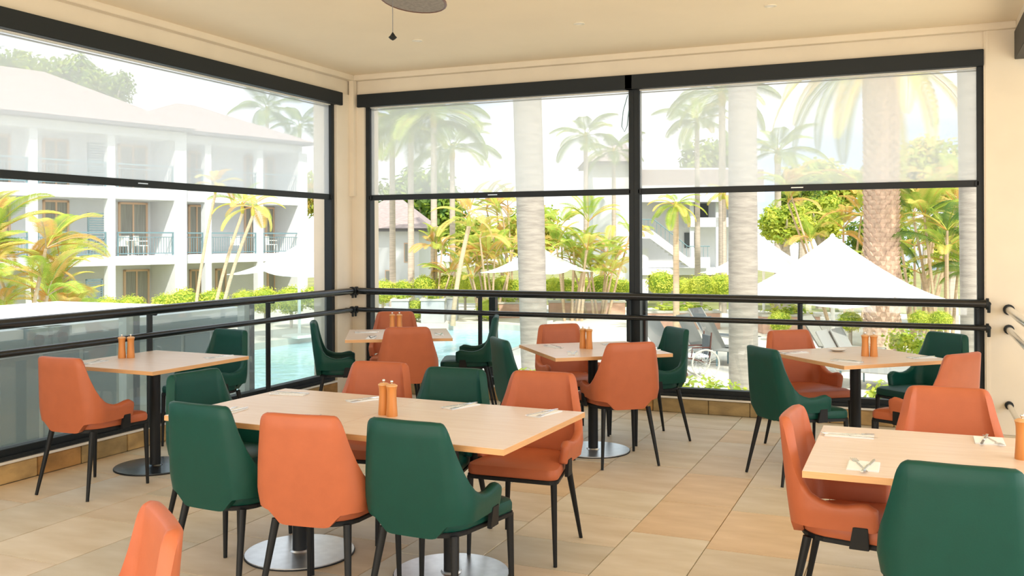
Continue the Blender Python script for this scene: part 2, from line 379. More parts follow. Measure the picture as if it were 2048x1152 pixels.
for px, txt in ((836, 'left'), (1160, 'middle'), (1543, 'right')):
    py = {836: 80, 1160: 47, 1543: 13}[px]; d = (CE - EYE) * FPX / (HORIZON - py); q = G(px, d)
    o = thing('downlight', 'small round recessed ceiling light, %s one of the three' % {'left': 'the leftmost', 'middle': 'the middle', 'right': 'the rightmost'}[txt], 'downlight', (q.x, q.y, CE), 0, 'recessed ceiling lights')
    b = MB(); b.lathe([(.045, 0), (.045, -.006), (.033, -.008), (.033, 0)], 20); b.build('trim_ring', M['lamp'], o, smooth=True)
    b = MB(); b.lathe([(.032, -.001), (.032, -.004), (.01, -.005)], 16); b.build('lens', M['cap'], o)

# ------------------------------------------------------------------ chairs
def lerp_tab(tab, t):
    for (a, va), (c, vc) in zip(tab, tab[1:]):
        if t <= c: f = max(0, (t - a) / (c - a)); f = f * f * (3 - 2 * f) if False else f; return va + (vc - va) * f
    return tab[-1][1]
TOPT = [(0, .853), (.30, .854), (.39, .852), (.415, .846), (.435, .826), (.45, .790), (.475, .730), (.51, .665), (.55, .615), (.60, .582), (.66, .562), (.73, .551), (.82, .551), (.93, .564), (.98, .562), (1, .552)]
BOTT = [(0, .392), (.24, .392), (.29, .398), (.34, .425), (.38, .448), (.45, .455), (.7, .454), (1, .456)]
SX = [(.39, .88), (.45, .95), (.52, 1.0), (.62, .975), (.74, .93), (.86, .90)]
LEAN = [(.39, 0), (.50, .014), (.62, .030), (.74, .044), (.86, .056)]
def plan(t, z):
    if t < .35: x_, y_ = .155 * t / .35, -.236 + .006 * (t / .35) ** 2
    elif t < .60: a = (t - .35) / .25 * math.pi / 2; x_, y_ = .155 + .095 * math.sin(a), -.230 + .09 * (1 - math.cos(a))
    else: x_, y_ = .25 - .004 * ((t - .6) / .4) ** 2, -.14 + (t - .6) / .4 * .215
    wgt = 1 if t < .35 else max(0, 1 - (t - .35) / .35)
    return Vector((x_ * lerp_tab(SX, z), y_ - lerp_tab(LEAN, z) * wgt, z))
def shell_mesh(m):
    th = .042; ts = [i / 20 * .36 for i in range(0, 21, 2)] + [.36 + i / 34 * .34 for i in range(1, 35)] + [.70 + i / 10 * .3 for i in range(1, 11)]; rows = []; nv = 9
    def section(t, shrink=0.0, push=0.0):
        zt, zb = lerp_tab(TOPT, t), lerp_tab(BOTT, t); e = .004; tt = max(e, min(t, 1 - e))
        if shrink: mid = (zt + zb) / 2; zt = mid + (zt - mid) * (1 - shrink * .35); zb = mid + (zb - mid) * (1 - shrink * .35)
        row = []
        def pt(z, off):
            a, c = plan(max(0, tt - e), z), plan(tt + e, z); d_ = (c - a); nrm = Vector((-d_.y, d_.x, 0)).normalized()
            if t == 0: nrm = Vector((0, 1, 0))
            off = th * .5 + (off - th * .5) * (1 - shrink)
            p = plan(t, z) + nrm * off + Vector((0, push, 0)); p.x = max(p.x, 0) if t == 0 else p.x; return p
        for k in range(nv): row.append(pt(zb + (zt - .012 - zb) * k / (nv - 1), 0))
        row += [pt(zt - .004, th * .14), pt(zt, th * .5), pt(zt - .004, th * .86)]
        for k in range(nv): row.append(pt(zt - .012 + (zb - zt + .012) * k / (nv - 1), th))
        return row
    secs = [section(t) for t in ts] + [section(1, .25, .012), section(1, .7, .019)]
    left = [[Vector((-p.x, p.y, p.z)) for p in r_] for r_ in secs[:0:-1]]; allr = left + secs; n = len(allr[0]); b = MB()
    vs = [p for r_ in allr for p in r_]; fs = [(i * n + k, (i + 1) * n + k, (i + 1) * n + (k + 1) % n, i * n + (k + 1) % n) for i in range(len(allr) - 1) for k in range(n)]
    fs += [tuple(range(n)), tuple(range((len(allr) - 1) * n, len(allr) * n))[::-1]]; b.add(vs, fs)
    me = b.mesh('backrest', m); bm = bmesh.new(); bm.from_mesh(me); bmesh.ops.recalc_face_normals(bm, faces=bm.faces); bm.to_mesh(me); bm.free()
    me.polygons.foreach_set('use_smooth', [True] * len(me.polygons)); me.set_sharp_from_angle(angle=R(55)); return me
def outline(front, back, yb, yf, r=.06, n=6):
    pts = []
    for cx, cy, a, w_ in ((front - r, yf - r, 0, r), (-(front - r), yf - r, 90, r), (-(back - .14), yb + .14, 180, .14), (back - .14, yb + .14, 270, .14)):
        for i in range(n + 1):
            t = R(a + 90 * i / n); pts.append((cx + w_ * math.cos(t), cy + w_ * math.sin(t)))
    return pts
def chair_parts(leather):
    d = {}
    d['shell'] = shell_mesh(leather)
    b = MB(); ol = outline(.232, .19, -.21, .235, .045); n = len(ol); rings = []
    for z, s_ in ((.408, .985), (.416, 1.0), (.440, 1.0), (.455, .975), (.464, .90), (.470, .6), (.472, .25)):
        rings.append([(x_ * s_, (y_ - .01) * s_ + .01, z) for x_, y_ in ol])
    vs = [p for r_ in rings for p in r_]; fs = [(i * n + k, i * n + (k + 1) % n, (i + 1) * n + (k + 1) % n, (i + 1) * n + k) for i in range(len(rings) - 1) for k in range(n)]
    fs += [tuple(range(n))[::-1], tuple(range((len(rings) - 1) * n, len(rings) * n))]; b.add(vs, fs); d['seat'] = b.mesh('seat', leather, smooth=True)
    b = MB(); b.prism(outline(.234, .192, -.213, .238, .045), .388, .407); d['frame'] = b.mesh('seat_frame', M['leg'], bevel=.003)
    def leg(a, z0, c, r0, r1):
        b = MB(); b.tube([a, tuple((Vector(a) * .5 + Vector(c) * .5)), c], [r0, (r0 + r1) / 2, r1], 10); return b.mesh('leg', M['leg'], smooth=True)
    for k, s_ in (('l', -1), ('r', 1)):
        d['fl' + k] = leg((s_ * .215, .212, .395), 0, (s_ * .223, .217, 0), .0165, .0095)
        d['rl' + k] = leg((s_ * .163, -.172, .395), 0, (s_ * .207, -.253, 0), .0175, .0095)
        b = MB(); b.add([(s_ * .238, -.01, .39), (s_ * .238, .062, .39), (s_ * .242, .058, .475), (s_ * .242, .005, .475), (s_ * .220, -.01, .39), (s_ * .220, .062, .39), (s_ * .224, .058, .475), (s_ * .224, .005, .475)],
              [(0, 1, 2, 3), (7, 6, 5, 4), (0, 4, 5, 1), (1, 5, 6, 2), (2, 6, 7, 3), (3, 7, 4, 0)]); d['br' + k] = b.mesh('arm_bracket', M['leg'], bevel=.002)
    return d
def chair(kind, x, y, deg, label, group):
    d = CH[kind]; t = thing('dining_chair', label, 'chair', (x, y, 0), R(deg), group)
    link('backrest', d['shell'], t); link('seat', d['seat'], t); link('seat_frame', d['frame'], t)
    for k in 'lr': link('leg', d['fl' + k], t); link('leg', d['rl' + k], t); link('arm_bracket', d['br' + k], t)
    return t
CH = {'o': chair_parts(M['orange']), 'g': chair_parts(M['green'])}
for a in [
 ('o', -4.754, 4.479, .5, 'orange leather armchair at the left window table, its back nearest left edge', 'chairs at the left window table'),
 ('g', -5.00, 5.78, 174, 'green leather armchair on far side of the left window table', 'chairs at the left window table'),
 ('g', -3.30, 3.99, -98, 'green leather armchair at the left end of the long central table', 'chairs at the central table'),
 ('g', -2.818, 3.497, -4.4, 'green leather armchair seen from behind, leftmost on near side of central table', 'chairs at the central table'),
 ('o', -2.311, 3.45, 6.4, 'orange leather armchair seen from behind between two green ones at central table', 'chairs at the central table'),
 ('g', -1.812, 3.502, -2.7, 'green leather armchair seen from behind in front of the wooden mills', 'chairs at the central table'),
 ('o', -1.93, 1.68, 144, 'orange armchair cut off by the bottom edge at lower left', 'chairs in the foreground'),
 ('o', -1.808, 4.435, 182, 'orange armchair facing us at right corner of the central table', 'chairs at the central table'),
 ('o', -2.812, 4.471, 184.5, 'orange armchair facing us directly behind the mills on central table', 'chairs at the central table'),
 ('g', -2.307, 4.401, 182, 'dark green armchair facing us on far side of the central table', 'chairs at the central table'),
 ('o', -4.562, 7.896, 208.9, 'orange armchair farthest in the corner, behind two small mills', 'chairs at the corner table'),
 ('o', -3.882, 6.937, 27.6, 'orange armchair seen from behind at the small corner table', 'chairs at the corner table'),
 ('g', -4.573, 7.038, -57.3, 'green armchair in side view left of the corner column table, facing right', 'chairs at the corner table'),
 ('g', -3.80, 7.90, 112, 'green armchair in side view right of the corner table, facing left', 'chairs at the corner table'),
 ('g', -2.528, 6.346, -48, 'green armchair narrow in view left of the middle window table', 'chairs at the middle window table'),
 ('o', -2.544, 7.198, 222, 'orange armchair on far side of the middle window table, before the trunk', 'chairs at the middle window table'),
 ('o', -1.945, 6.449, 39, 'orange armchair seen from behind at the middle window table', 'chairs at the middle window table'),
 ('g', -1.929, 7.237, 132.9, 'green armchair right of the middle window table', 'chairs at the middle window table'),
 ('g', -.718, 6.441, -49.4, 'green armchair seen from behind left of the right window table', 'chairs at the right window table'),
 ('o', -.743, 7.309, -143, 'orange armchair facing us on far left side of right window table', 'chairs at the right window table'),
 ('g', .035, 7.505, 139, 'green armchair at far right beside the cream column', 'chairs at the right window table'),
 ('o', .046, 6.533, 54.7, 'orange armchair seen from behind at right of the right window table', 'chairs at the right window table'),
 ('o', .137, 4.64, 181, 'orange armchair facing us behind the near right table', 'chairs at the near right table'),
 ('o', -.21, 4.0, -94, 'orange armchair in side view pushed in at left end of near right table', 'chairs at the near right table'),
 ('g', .129, 3.506, -1.4, 'large green armchair seen from behind at the lower right corner', 'chairs at the near right table'),
]: chair(*a)

# ------------------------------------------------------------------ tables
TZ = .745
def table(x, y, deg, label, group=None, w_=.87, dark=False, base=None):
    t = thing('dining_table', label, 'table', (x, y, 0), R(deg), group)
    h = w_ / 2; b = MB(); b.box(-h, h, -h, h, TZ - .024, TZ - .001); b.build('edge_band', M['edge'], t)
    b = MB(); b.box(-h + .0015, h - .0015, -h + .0015, h - .0015, TZ - .001, TZ + .0005); b.build('tabletop', M['top'], t)
    bx_, by_ = base or (0, 0)
    b = MB(); b.lathe([(.036, .012), (.036, TZ - .03)], 20, (bx_, by_)); b.build('column', M['leg'], t, smooth=True)
    b = MB(); b.box(bx_ - .2, bx_ + .2, by_ - .025, by_ + .025, TZ - .045, TZ - .024); b.box(bx_ - .025, bx_ + .025, by_ - .2, by_ + .2, TZ - .044, TZ - .025); b.build('top_bracket', M['leg'], t)
    b = MB(); b.lathe([(.27, 0), (.27, .006)], 48, (bx_, by_)); b.build('base_rim', M['leg'], t)
    b = MB(); b.lathe([(.266, .006), (.266, .011), (.05, .014), (.045, .022)], 48, (bx_, by_)); b.build('base_plate', M['darkdisc'] if dark else M['steel'], t, smooth=True)
    return t
table(-4.74, 4.98, -2.5, 'square pale timber table at the left window on a dark round foot', dark=True, base=(-.08, .08))
table(-2.745, 3.835, -2.3, 'left half of the long pale central table, steel disc foot', 'square tables pushed together', base=(-.08, .10))
table(-1.876, 3.800, -2.3, 'right half of the long pale central table, mills at its left edge', 'square tables pushed together', base=(-.12, .15))
table(-2.19, 6.67, 39, 'square pale timber table in middle by the window with silver foot')
table(-4.09, 7.14, 30.4, 'square pale timber table in front of the corner column')
table(-.39, 6.96, 42, 'square pale timber table at the right window with a small dish')
table(.065, 3.87, .3, 'near right pale timber table with white folded napkins', 'square tables at the near right')
table(.937, 3.875, .3, 'pale timber table joined on the right of the near right table, out of frame', 'square tables at the near right')

def mill_meshes():
    b = MB(); b.lathe([(.026, 0), (.026, .012), (.0235, .05), (.0215, .09), (.022, .118), (.0245, .132), (.0262, .136)], 24); body = b.mesh('body', M['wood'], smooth=True)
    b = MB(); b.lathe([(.0262, .1365), (.0262, .141), (.018, .146), (.004, .148)], 24); cap_ = b.mesh('cap', M['edge'], smooth=True)
    b = MB(); b.lathe([(.003, .147), (.003, .151), (.0065, .154), (.0075, .158), (.005, .163), (.001, .164)], 14); kn = b.mesh('knob', M['chrome'], smooth=True)
    return body, cap_, kn
MM = mill_meshes()
def mill(x, y, where):
    t = thing('pepper_mill', where, 'mill', (x, y, TZ + .0005), 0, 'turned wooden salt and pepper mills')
    link('body', MM[0], t); link('cap', MM[1], t); link('knob', MM[2], t)
for x_, y_, s_ in ((-2.262, 3.81, 'left wooden mill of the pair on the long central table'), (-2.208, 3.79, 'right wooden mill of the pair on the long central table'),
  (-5.03, 4.98, 'left wooden mill of the pair on the left window table'), (-4.98, 5.01, 'right wooden mill of the pair on the left window table'),
  (-2.27, 6.68, 'left wooden mill of the pair on the middle window table'), (-2.215, 6.66, 'right wooden mill of the pair on the middle window table'),
  (-.325, 6.93, 'left wooden mill of the pair on the right window table'), (-.27, 6.93, 'right wooden mill of the pair on the right window table'),
  (-4.28, 7.36, 'left small wooden mill on the corner table'), (-4.225, 7.39, 'right small wooden mill on the corner table'),
  (.352, 3.91, 'wooden mill cut by the right edge on near right table')): mill(x_, y_, s_)

# napkins and cutlery
def fork_mesh():
    b = MB(); b.box(-.004, .004, -.10, .03, 0, .0018); b.box(-.0022, .0022, .03, .05, .0005, .002); b.box(-.011, .011, .05, .062, .0005, .002)
    for i in range(4): b.box(-.011 + i * .0062, -.0078 + i * .0062, .062, .10, .001, .0024)
    return b.mesh('fork', M['cutlery'], bevel=.0005)
def knife_mesh():
    b = MB(); b.box(-.0045, .0045, -.11, .0, 0, .004); b.prism([(-.002, 0), (.007, .004), (.0085, .09), (.003, .112), (-.002, .10)], .0008, .0022); return b.mesh('knife', M['cutlery'], bevel=.0005)
def napkin_mesh():
    b = MB(); b.box(-.036, .036, -.095, .095, 0, .0025); b.box(-.034, .036, -.093, .094, .003, .0055); return b.mesh('napkin', M['napkin'], bevel=.001)
FM, KM, NM = fork_mesh(), knife_mesh(), napkin_mesh()
def setting(x, y, deg, where, cross=12, nap=True, wide=False):
    z = TZ + .0006; a = R(deg)
    if nap:
        o = link('napkin', NM, None, (x, y, z), a); tag(o, 'folded white napkin ' + where, 'napkin', 'folded napkins')
        if wide: o.scale = (1.5, .75, 1)
        z += .0056
    c, s_ = math.cos(a), math.sin(a)
    o = link('fork', FM, None, (x - .012 * c, y - .012 * s_, z), a + R(cross)); tag(o, 'steel fork ' + where, 'fork', 'steel forks')
    o = link('knife', KM, None, (x + .016 * c, y + .016 * s_, z), a - R(cross * .5)); tag(o, 'steel knife ' + where, 'knife', 'steel knives')
for a in [(-3.02, 4.13, 100, 'at far left corner of the central table'), (-2.55, 4.12, 150, 'just left of the mills on central table'), (-2.02, 4.13, 160, 'before the dark green chair across the central table'),
  (-1.58, 4.10, 165, 'at far right corner of the central table'), (-2.52, 3.56, 10, 'behind the orange chair on near side of central table'), (-2.97, 3.60, 5, 'behind the green chair at left of central table'),
  (-4.42, 5.25, 160, 'at right corner of the left window table'), (-5.0, 4.72, 10, 'at left corner of the left window table'),
  (-2.50, 6.68, 50, 'at left corner of the middle window table'), (-2.23, 6.34, 20, 'at near corner of the middle window table'), (-2.12, 7.0, 130, 'at far corner of the middle window table'), (-1.78, 6.66, 130, 'at right corner of the middle window table'),
  (-4.13, 6.76, 25, 'at near left edge of the corner table'), (-4.40, 7.12, 120, 'at far left edge of the corner table'), (-3.72, 7.18, 30, 'at right end of the corner table'),
  (-.79, 6.93, 130, 'at left corner of the right window table'), (-.42, 6.57, 70, 'at near corner of the right window table'), (.03, 6.96, 130, 'at right corner of the right window table')]:
    setting(*a)
setting(-.255, 4.10, -88, 'at left end of the near right table', 14)
setting(-.175, 3.57, 0, 'at near edge of the near right table', 16, wide=True)
setting(.262, 4.20, 180, 'at far edge of the near right table', 16, wide=True)
d = MB(); d.lathe([(.03, 0), (.045, .006), (.062, .014), (.064, .016), (.058, .013), (.04, .008), (.005, .006)], 28)
tag(d.build('small_dish', M['plate'], None, (-.52, 7.16, TZ + .001), smooth=True), 'small white dish on the right window table', 'dish')

# ================================================================== OUTSIDE
GZ = -1.25
b = MB(); b.box(-60, 60, -20, 130, GZ - 1.6, GZ - 1.2); S('ground', b, M['soil'])
# paved deck with a pool cut in it (deck slabs around the basin)
pool = [(-16.4, 17.5), (-16.5, 21), (-16.4, 24.0), (-15.6, 26.8), (-14.2, 28.3), (-12.6, 28.8), (-11.2, 28.3), (-10.1, 26.0), (-9.6, 23.4), (-9.4, 21.4), (-9.2, 18.8), (-8.4, 16.2), (-8.0, 14.2), (-8.6, 11.6), (-10.5, 10.8), (-13.5, 11.2), (-15.6, 13.6)]
def smooth(pts, it=2):
    for _ in range(it):
        q = []
        for i in range(len(pts)):
            a, c = pts[i], pts[(i + 1) % len(pts)]
            q += [(a[0] * .75 + c[0] * .25, a[1] * .75 + c[1] * .25), (a[0] * .25 + c[0] * .75, a[1] * .25 + c[1] * .75)]
        pts = q
    return pts
def deck_with_hole(hole, x0, x1, y0, y1, z, mt):
    bm = bmesh.new(); vs = [bm.verts.new((x_, y_, z)) for x_, y_ in hole]; es = [bm.edges.new((vs[i], vs[(i + 1) % len(vs)])) for i in range(len(vs))]
    ov = [bm.verts.new(p) for p in ((x0, y0, z), (x1, y0, z), (x1, y1, z), (x0, y1, z))]; es += [bm.edges.new((ov[i], ov[(i + 1) % 4])) for i in range(4)]
    bmesh.ops.triangle_fill(bm, use_beauty=True, use_dissolve=False, edges=es)
    # drop faces inside the hole
    def inside(p):
        c = False; n = len(hole); j = n - 1
        for i in range(n):
            if ((hole[i][1] > p.y) != (hole[j][1] > p.y)) and p.x < (hole[j][0] - hole[i][0]) * (p.y - hole[i][1]) / (hole[j][1] - hole[i][1]) + hole[i][0]: c = not c
            j = i
        return c
    bmesh.ops.delete(bm, geom=[f for f in bm.faces if inside(f.calc_center_median())], context='FACES')
    for f in bm.faces:
        if f.normal.z < 0: f.normal_flip()
    bmesh.ops.solidify(bm, geom=list(bm.faces), thickness=.15)
    me = bpy.data.meshes.new('pool_deck'); bm.to_mesh(me); bm.free(); me.materials.append(mt); return me
ph = smooth(pool)
dk = link('pool_deck', deck_with_hole(ph, -26, 14, 9.2, 38, GZ, M['deck'])); dk['kind'] = 'structure'
b = MB(); b.prism(ph, GZ - 1.1, GZ - .16); pw = b.build('pool_water', M['water']); tag(pw, 'rippled pale blue water of the curved swimming pool', 'pool water')
cp = MB(); cx = sum(p[0] for p in ph) / len(ph); cy = sum(p[1] for p in ph) / len(ph); n = len(ph)
oo = [(cx + (x_ - cx) * 1.035, cy + (y_ - cy) * 1.035) for x_, y_ in ph]
ii = [(cx + (x_ - cx) * .992, cy + (y_ - cy) * .992) for x_, y_ in ph]
vs = [(x_, y_, z) for z in (GZ - .3, GZ + .02) for x_, y_ in ii] + [(x_, y_, GZ + .02) for x_, y_ in oo] + [(x_, y_, GZ - .01) for x_, y_ in oo]
fs = [(k * n + i, k * n + (i + 1) % n, (k + 1) * n + (i + 1) % n, (k + 1) * n + i) for k in (0, 1, 2) for i in range(n)]
cp.add(vs, fs); tag(cp.build('pool_coping', M['coping']), 'pale stone coping around the curved swimming pool', 'pool edge')
b = MB(); b.prism(smooth([(-13.4, 32.2), (-13.0, 34.6), (-10.4, 35.0), (-9.6, 33.6), (-10.8, 32.2)]), GZ, GZ + .03)
tag(b.build('splash_pool', M['water']), 'sliver of shallow blue water beyond the main pool', 'pool water')

# structure outside the left window
t = thing('service_bar', 'long low grey outbuilding with flat white roof outside the left window', 'outbuilding', (-7.0, 0, 0))
b = MB(); b.box(-2.9, 0, -2, 8.75, .72, .80); b.box(-2.95, .04, -2.02, 8.8, .60, .72, 1); b.build('roof', [M['greytop'], M['louvre']], t)
b = MB(); b.box(-2.7, -.12, -1.9, 8.6, GZ, .6); b.build('wall', M['greywall'], t)
yy = -1.8
while yy < 8.4:
    b = MB(); b.box(-.13, -.10, yy + .02, yy + .40, GZ + .1, .55); b.build('panel', M[rnd.choice(['greywall', 'planter', 'greywall', 'louvre', 'offwhite'])], t); yy += .44
for yy in (5.84, 6.09):
    b = MB(); b.box(-.10, .06, yy, yy + .20, .60, .80); f = b.build('floodlight', M['louvre'], t)
    b = MB(); b.tube([(.055, yy + .10, .70), (.075, yy + .10, .70)], .05, 14); b.build('lens', M['sling2'], f)
for yy, nm in ((5.75, 'grey steel fence post outside the left window behind table mills'), (7.18, 'grey steel fence post outside left window nearer the corner'), (4.4, 'grey steel fence post outside left window, hidden by orange chair')):
    b = MB(); b.box(-5.80, -5.72, yy - .04, yy + .03, GZ, 1.02, 0); b.box(-5.80, -5.71, yy + .03, yy + .09, GZ, 1.02, 1)
    tag(b.build('fence_post', [M['greywall'], M['black']]), nm, 'post')
b = MB(); b.box(-5.80, -5.70, 8.50, 8.62, GZ, 3.24); b.build('veranda_column', M['white']).update_tag(); tag(bpy.data.objects['veranda_column'], 'square white veranda column outside at the corner', 'column')
b = MB(); b.box(-4.02, -3.95, 8.86, 8.93, GZ, 1.0); tag(b.build('fence_post', M['black']), 'black fence post outside the middle window beside baluster', 'post')
b = MB(); b.box(-2.46, -2.38, 8.86, 8.94, GZ, 1.0); tag(b.build('fence_post', M['black']), 'black fence post outside directly behind the dark mullion', 'post')

# ---- foliage kit
def frond_mesh(name, Lh, nl, ll, lw, droop, mt, stem, up0=0.5, vee=.3, tipd=.0):
    """arching frond along +X, leaflets both sides"""
    b = MB(); path = []
    for i in range(13):
        t = i / 12; x_ = Lh * (t - .12 * t * t * droop); z_ = Lh * (up0 * t - droop * t * t * .62); path.append(Vector((x_, 0, z_)))
    b.tube(path, [.022 * (1 - .8 * i / 12) for i in range(13)], 4, 1, cap=False)
    for i in range(nl):
        t = .14 + .86 * (i + .5) / nl; k = min(int(t * 12), 11); f = t * 12 - k; p = path[k].lerp(path[k + 1], f); dr = (path[k + 1] - path[k]).normalized()
        le = ll * (math.sin(math.pi * min(1, .15 + t * .85)) ** .6 * .9 + .15)
        for s in (-1, 1):
            side = Vector((0, s, 0)); e = (side * .85 + dr * .55 + Vector((0, 0, vee - .5 * tipd))).normalized() * le
            e2 = e + Vector((0, 0, -le * (.25 + .5 * tipd)))
            wv = dr * lw; mid = p + e * .5
            b.add([p - wv * .4, mid - wv, p + e2, mid + wv, p + wv * .4], [(0, 1, 3, 4), (1, 2, 3)], 0)
    return b.mesh(name, [mt, stem])
FR = dict(
 arch=frond_mesh('frond_arch', 2.3, 46, .5, .019, .9, M['leafg'], M['leafy'], .75),
 archy=frond_mesh('frond_archy', 2.3, 42, .5, .021, .9, M['leafy'], M['leafo'], .75),
 archo=frond_mesh('frond_archo', 2.1, 40, .48, .022, 1.1, M['leafo'], M['caneorange'], .75),
 archd=frond_mesh('frond_archd', 2.5, 52, .6, .019, 1.0, M['leafd'], M['leafg'], .7, tipd=.5),
 date=frond_mesh('frond_date', 3.8, 90, .42, .015, 1.05, M['leafy'], M['leafo'], .55, vee=.2),
 dated=frond_mesh('frond_dated', 3.8, 90, .42, .015, 1.05, M['leafd'], M['leafg'], .55, vee=.2))
def palm(label, px, depth, crown_py, ht_base, kinds, nf, fs=1.0, tr=.12, trtop=None, bark='trunk2', lean=(0, 0), group='palms beyond the windows', name='palm_tree', top_z=None, spread=1.0, shaft=True, seed=None, low=.0):
    q = G(px, depth); r_ = random.Random(seed if seed is not None else int(px * 7 + depth)); zt = top_z if top_z is not None else Z(crown_py, depth)
    t = thing(name, label, 'palm', (q.x, q.y, ht_base), 0, group); h = zt - ht_base
    path = [Vector((lean[0] * (k / 6) ** 1.5, lean[1] * (k / 6) ** 1.5, h * k / 6)) for k in range(7)]; tt = trtop or tr * .75
    b = MB(); b.tube(path, [tr * 1.12] + [tr + (tt - tr) * k / 6 for k in range(1, 7)], 14); b.build('trunk', M[bark], t, smooth=True)
    if shaft:
        b = MB(); e = path[-1]; b.tube([e, e + Vector((0, 0, .25 * fs)), e + Vector((0, 0, .7 * fs))], [tt * 1.0, tt * 1.25, tt * .45], 10); b.build('crownshaft', M['leafy'], t, smooth=True); top = e + Vector((0, 0, .5 * fs))
    else: top = path[-1]
    for i in range(nf):
        me = FR[kinds[i % len(kinds)]]; o = link('frond', me, t, tuple(top)); s = fs * r_.uniform(.82, 1.12); o.scale = (s, s, s)
        lay = i / nf; o.rotation_euler = (r_.uniform(-.2, .2), (-.55 + 1.35 * lay + low) * spread, i * 2.39996 + r_.uniform(-.2, .2))
    return t
def cane_clump(label, px, depth, base, h, n, rad, kinds, fs, nf=6, seed=1, lean=.35, bark='caneorange', group='golden cane palm clumps'):
    q = G(px, depth); r_ = random.Random(seed); t = thing('cane_palm', label, 'palm', (q.x, q.y, base), 0, group)
    for s in range(n):
        a = r_.uniform(0, 6.28); rr = rad * r_.uniform(.1, 1); x0, y0 = rr * .4 * math.cos(a), rr * .4 * math.sin(a); hh = h * r_.uniform(.45, 1)
        x1, y1 = x0 + math.cos(a) * hh * lean * r_.uniform(.3, 1), y0 + math.sin(a) * hh * lean * r_.uniform(.3, 1)
        b = MB(); b.tube([(x0, y0, 0), ((x0 + x1) / 2 * .95, (y0 + y1) / 2 * .95, hh * .5), (x1, y1, hh)], [.05, .04, .03], 7); b.build('cane', M[bark], t, smooth=True)
        for i in range(nf):
            o = link('frond', FR[kinds[(i + s) % len(kinds)]], t, (x1, y1, hh)); k = fs * r_.uniform(.75, 1.1); o.scale = (k, k, k)
            o.rotation_euler = (r_.uniform(-.3, .3), r_.uniform(-.75, .35), r_.uniform(0, 6.28))
    return t
def leaf_blob(name, n, sx, sy, sz, size, mts, seed, clusters=0, shellk=.75):
    r_ = random.Random(seed); b = MB(); cl = [(Vector((r_.gauss(0, 1), r_.gauss(0, 1), r_.gauss(0, 1))).normalized() * r_.uniform(.3, .8)) for _ in range(clusters)]
    for i in range(n):
        d = Vector((r_.gauss(0, 1), r_.gauss(0, 1), r_.gauss(0, 1))).normalized()
        if clusters: p = r_.choice(cl) + d * r_.uniform(.2, .42)
        else: p = d * (shellk + (1 - shellk) * r_.random()) * (1 + .10 * math.sin(7 * d.x + seed) * math.cos(6 * d.y))
        p = Vector((p.x * sx, p.y * sy, p.z * sz)); nrm = (d + Vector((r_.uniform(-.7, .7), r_.uniform(-.7, .7), r_.uniform(-.2, .9)))).normalized()
        a = nrm.orthogonal().normalized(); a = a * math.cos(i) + nrm.cross(a) * math.sin(i); c = nrm.cross(a); s = size * r_.uniform(.6, 1.3)
        b.add([p - a * s, p - c * s * .5, p + a * s, p + c * s * .5], [(0, 1, 2, 3)], r_.randrange(len(mts)))
    return b.mesh(name, mts)
SHR = [leaf_blob('shrub_%d' % k, 1500, .72, .72, .62, .05, [M['hedge']], k) for k in range(3)]
CORE = MB(); CORE.lathe([(.05, -.5), (.45, -.42), (.58, 0), (.48, .34), (.2, .48), (.02, .5)], 14); CORE = CORE.mesh('shrub_core', M['leafg'], smooth=True)
def shrub(px, depth, top_py, label, wpx=60, base=GZ - .05, grp='clipped round garden shrubs'):
    q = G(px, depth); zt = Z(top_py, depth); hgt = zt - base; sc = wpx * depth / FPX / 1.44
    t = thing('round_shrub', label, 'shrub', (q.x, q.y, base), rnd.uniform(0, 6), grp)
    k = rnd.randrange(3); o = link('foliage', SHR[k], t, (0, 0, hgt - .62 * sc)); o.scale = (sc, sc, sc); o['kind'] = 'stuff'
    o = link('inner_growth', CORE, t, (0, 0, hgt - .62 * sc)); o.scale = (sc, sc, sc)
    b = MB(); b.tube([(0, 0, 0), (0, 0, max(.1, hgt - .9 * sc))], .05, 6); b.build('stem', M['trunk2'], t)
names = ['beside the left palm clump', 'low at left under the louvred balcony', 'under the ground floor door', 'left of the leaning palms', 'under the leaning palms', 'right of the leaning palms', 'between the palms and white parasol', 'left under the white parasol', 'behind the left parasol pole', 'right of the left parasol pole']
for (px, py, wp), nm in zip([(170, 592, 60), (215, 588, 70), (262, 585, 64), (330, 582, 60), (368, 572, 80), (425, 574, 66), (490, 575, 60), (530, 570, 66), (582, 568, 70), (632, 566, 62)], names):
    shrub(px, 31 + rnd.uniform(-1, 1), py, 'round yellow green shrub ' + nm, wp)
names = ['at left edge of the middle window', 'second from the left in middle window', 'beside the slim pale trunks', 'fourth in the middle window hedge', 'below the yellow palm', 'left below middle parasol', 'half under the left wing of middle parasol', 'touching left side of the thick trunk', 'touching right side of the thick trunk', 'right under the middle parasol', 'right of the middle parasol pole', 'before the white wall', 'left of the dark mullion']
for (px, py, wp), nm in zip([(765, 556, 60), (805, 558, 50), (848, 548, 52), (895, 545, 60), (930, 544, 58), (962, 547, 52), (1005, 550, 60), (1035, 556, 46), (1108, 552, 50), (1130, 555, 46), (1165, 553, 56), (1205, 545, 70), (1242, 556, 50)], names):
    shrub(px, 36 + rnd.uniform(-1, 1), py, 'round yellow green shrub ' + nm, wp)
for (px, py, wp), nm in zip([(1322, 540, 62), (1368, 555, 48), (1402, 548, 62), (1440, 546, 60), (1545, 560, 60)], ['left of the short palm', 'right of the short palm', 'below the stair landing', 'touching left of second thick trunk', 'between the two right parasols']):
    shrub(px, 33 + rnd.uniform(-1, 1), py, 'round yellow green shrub ' + nm, wp)
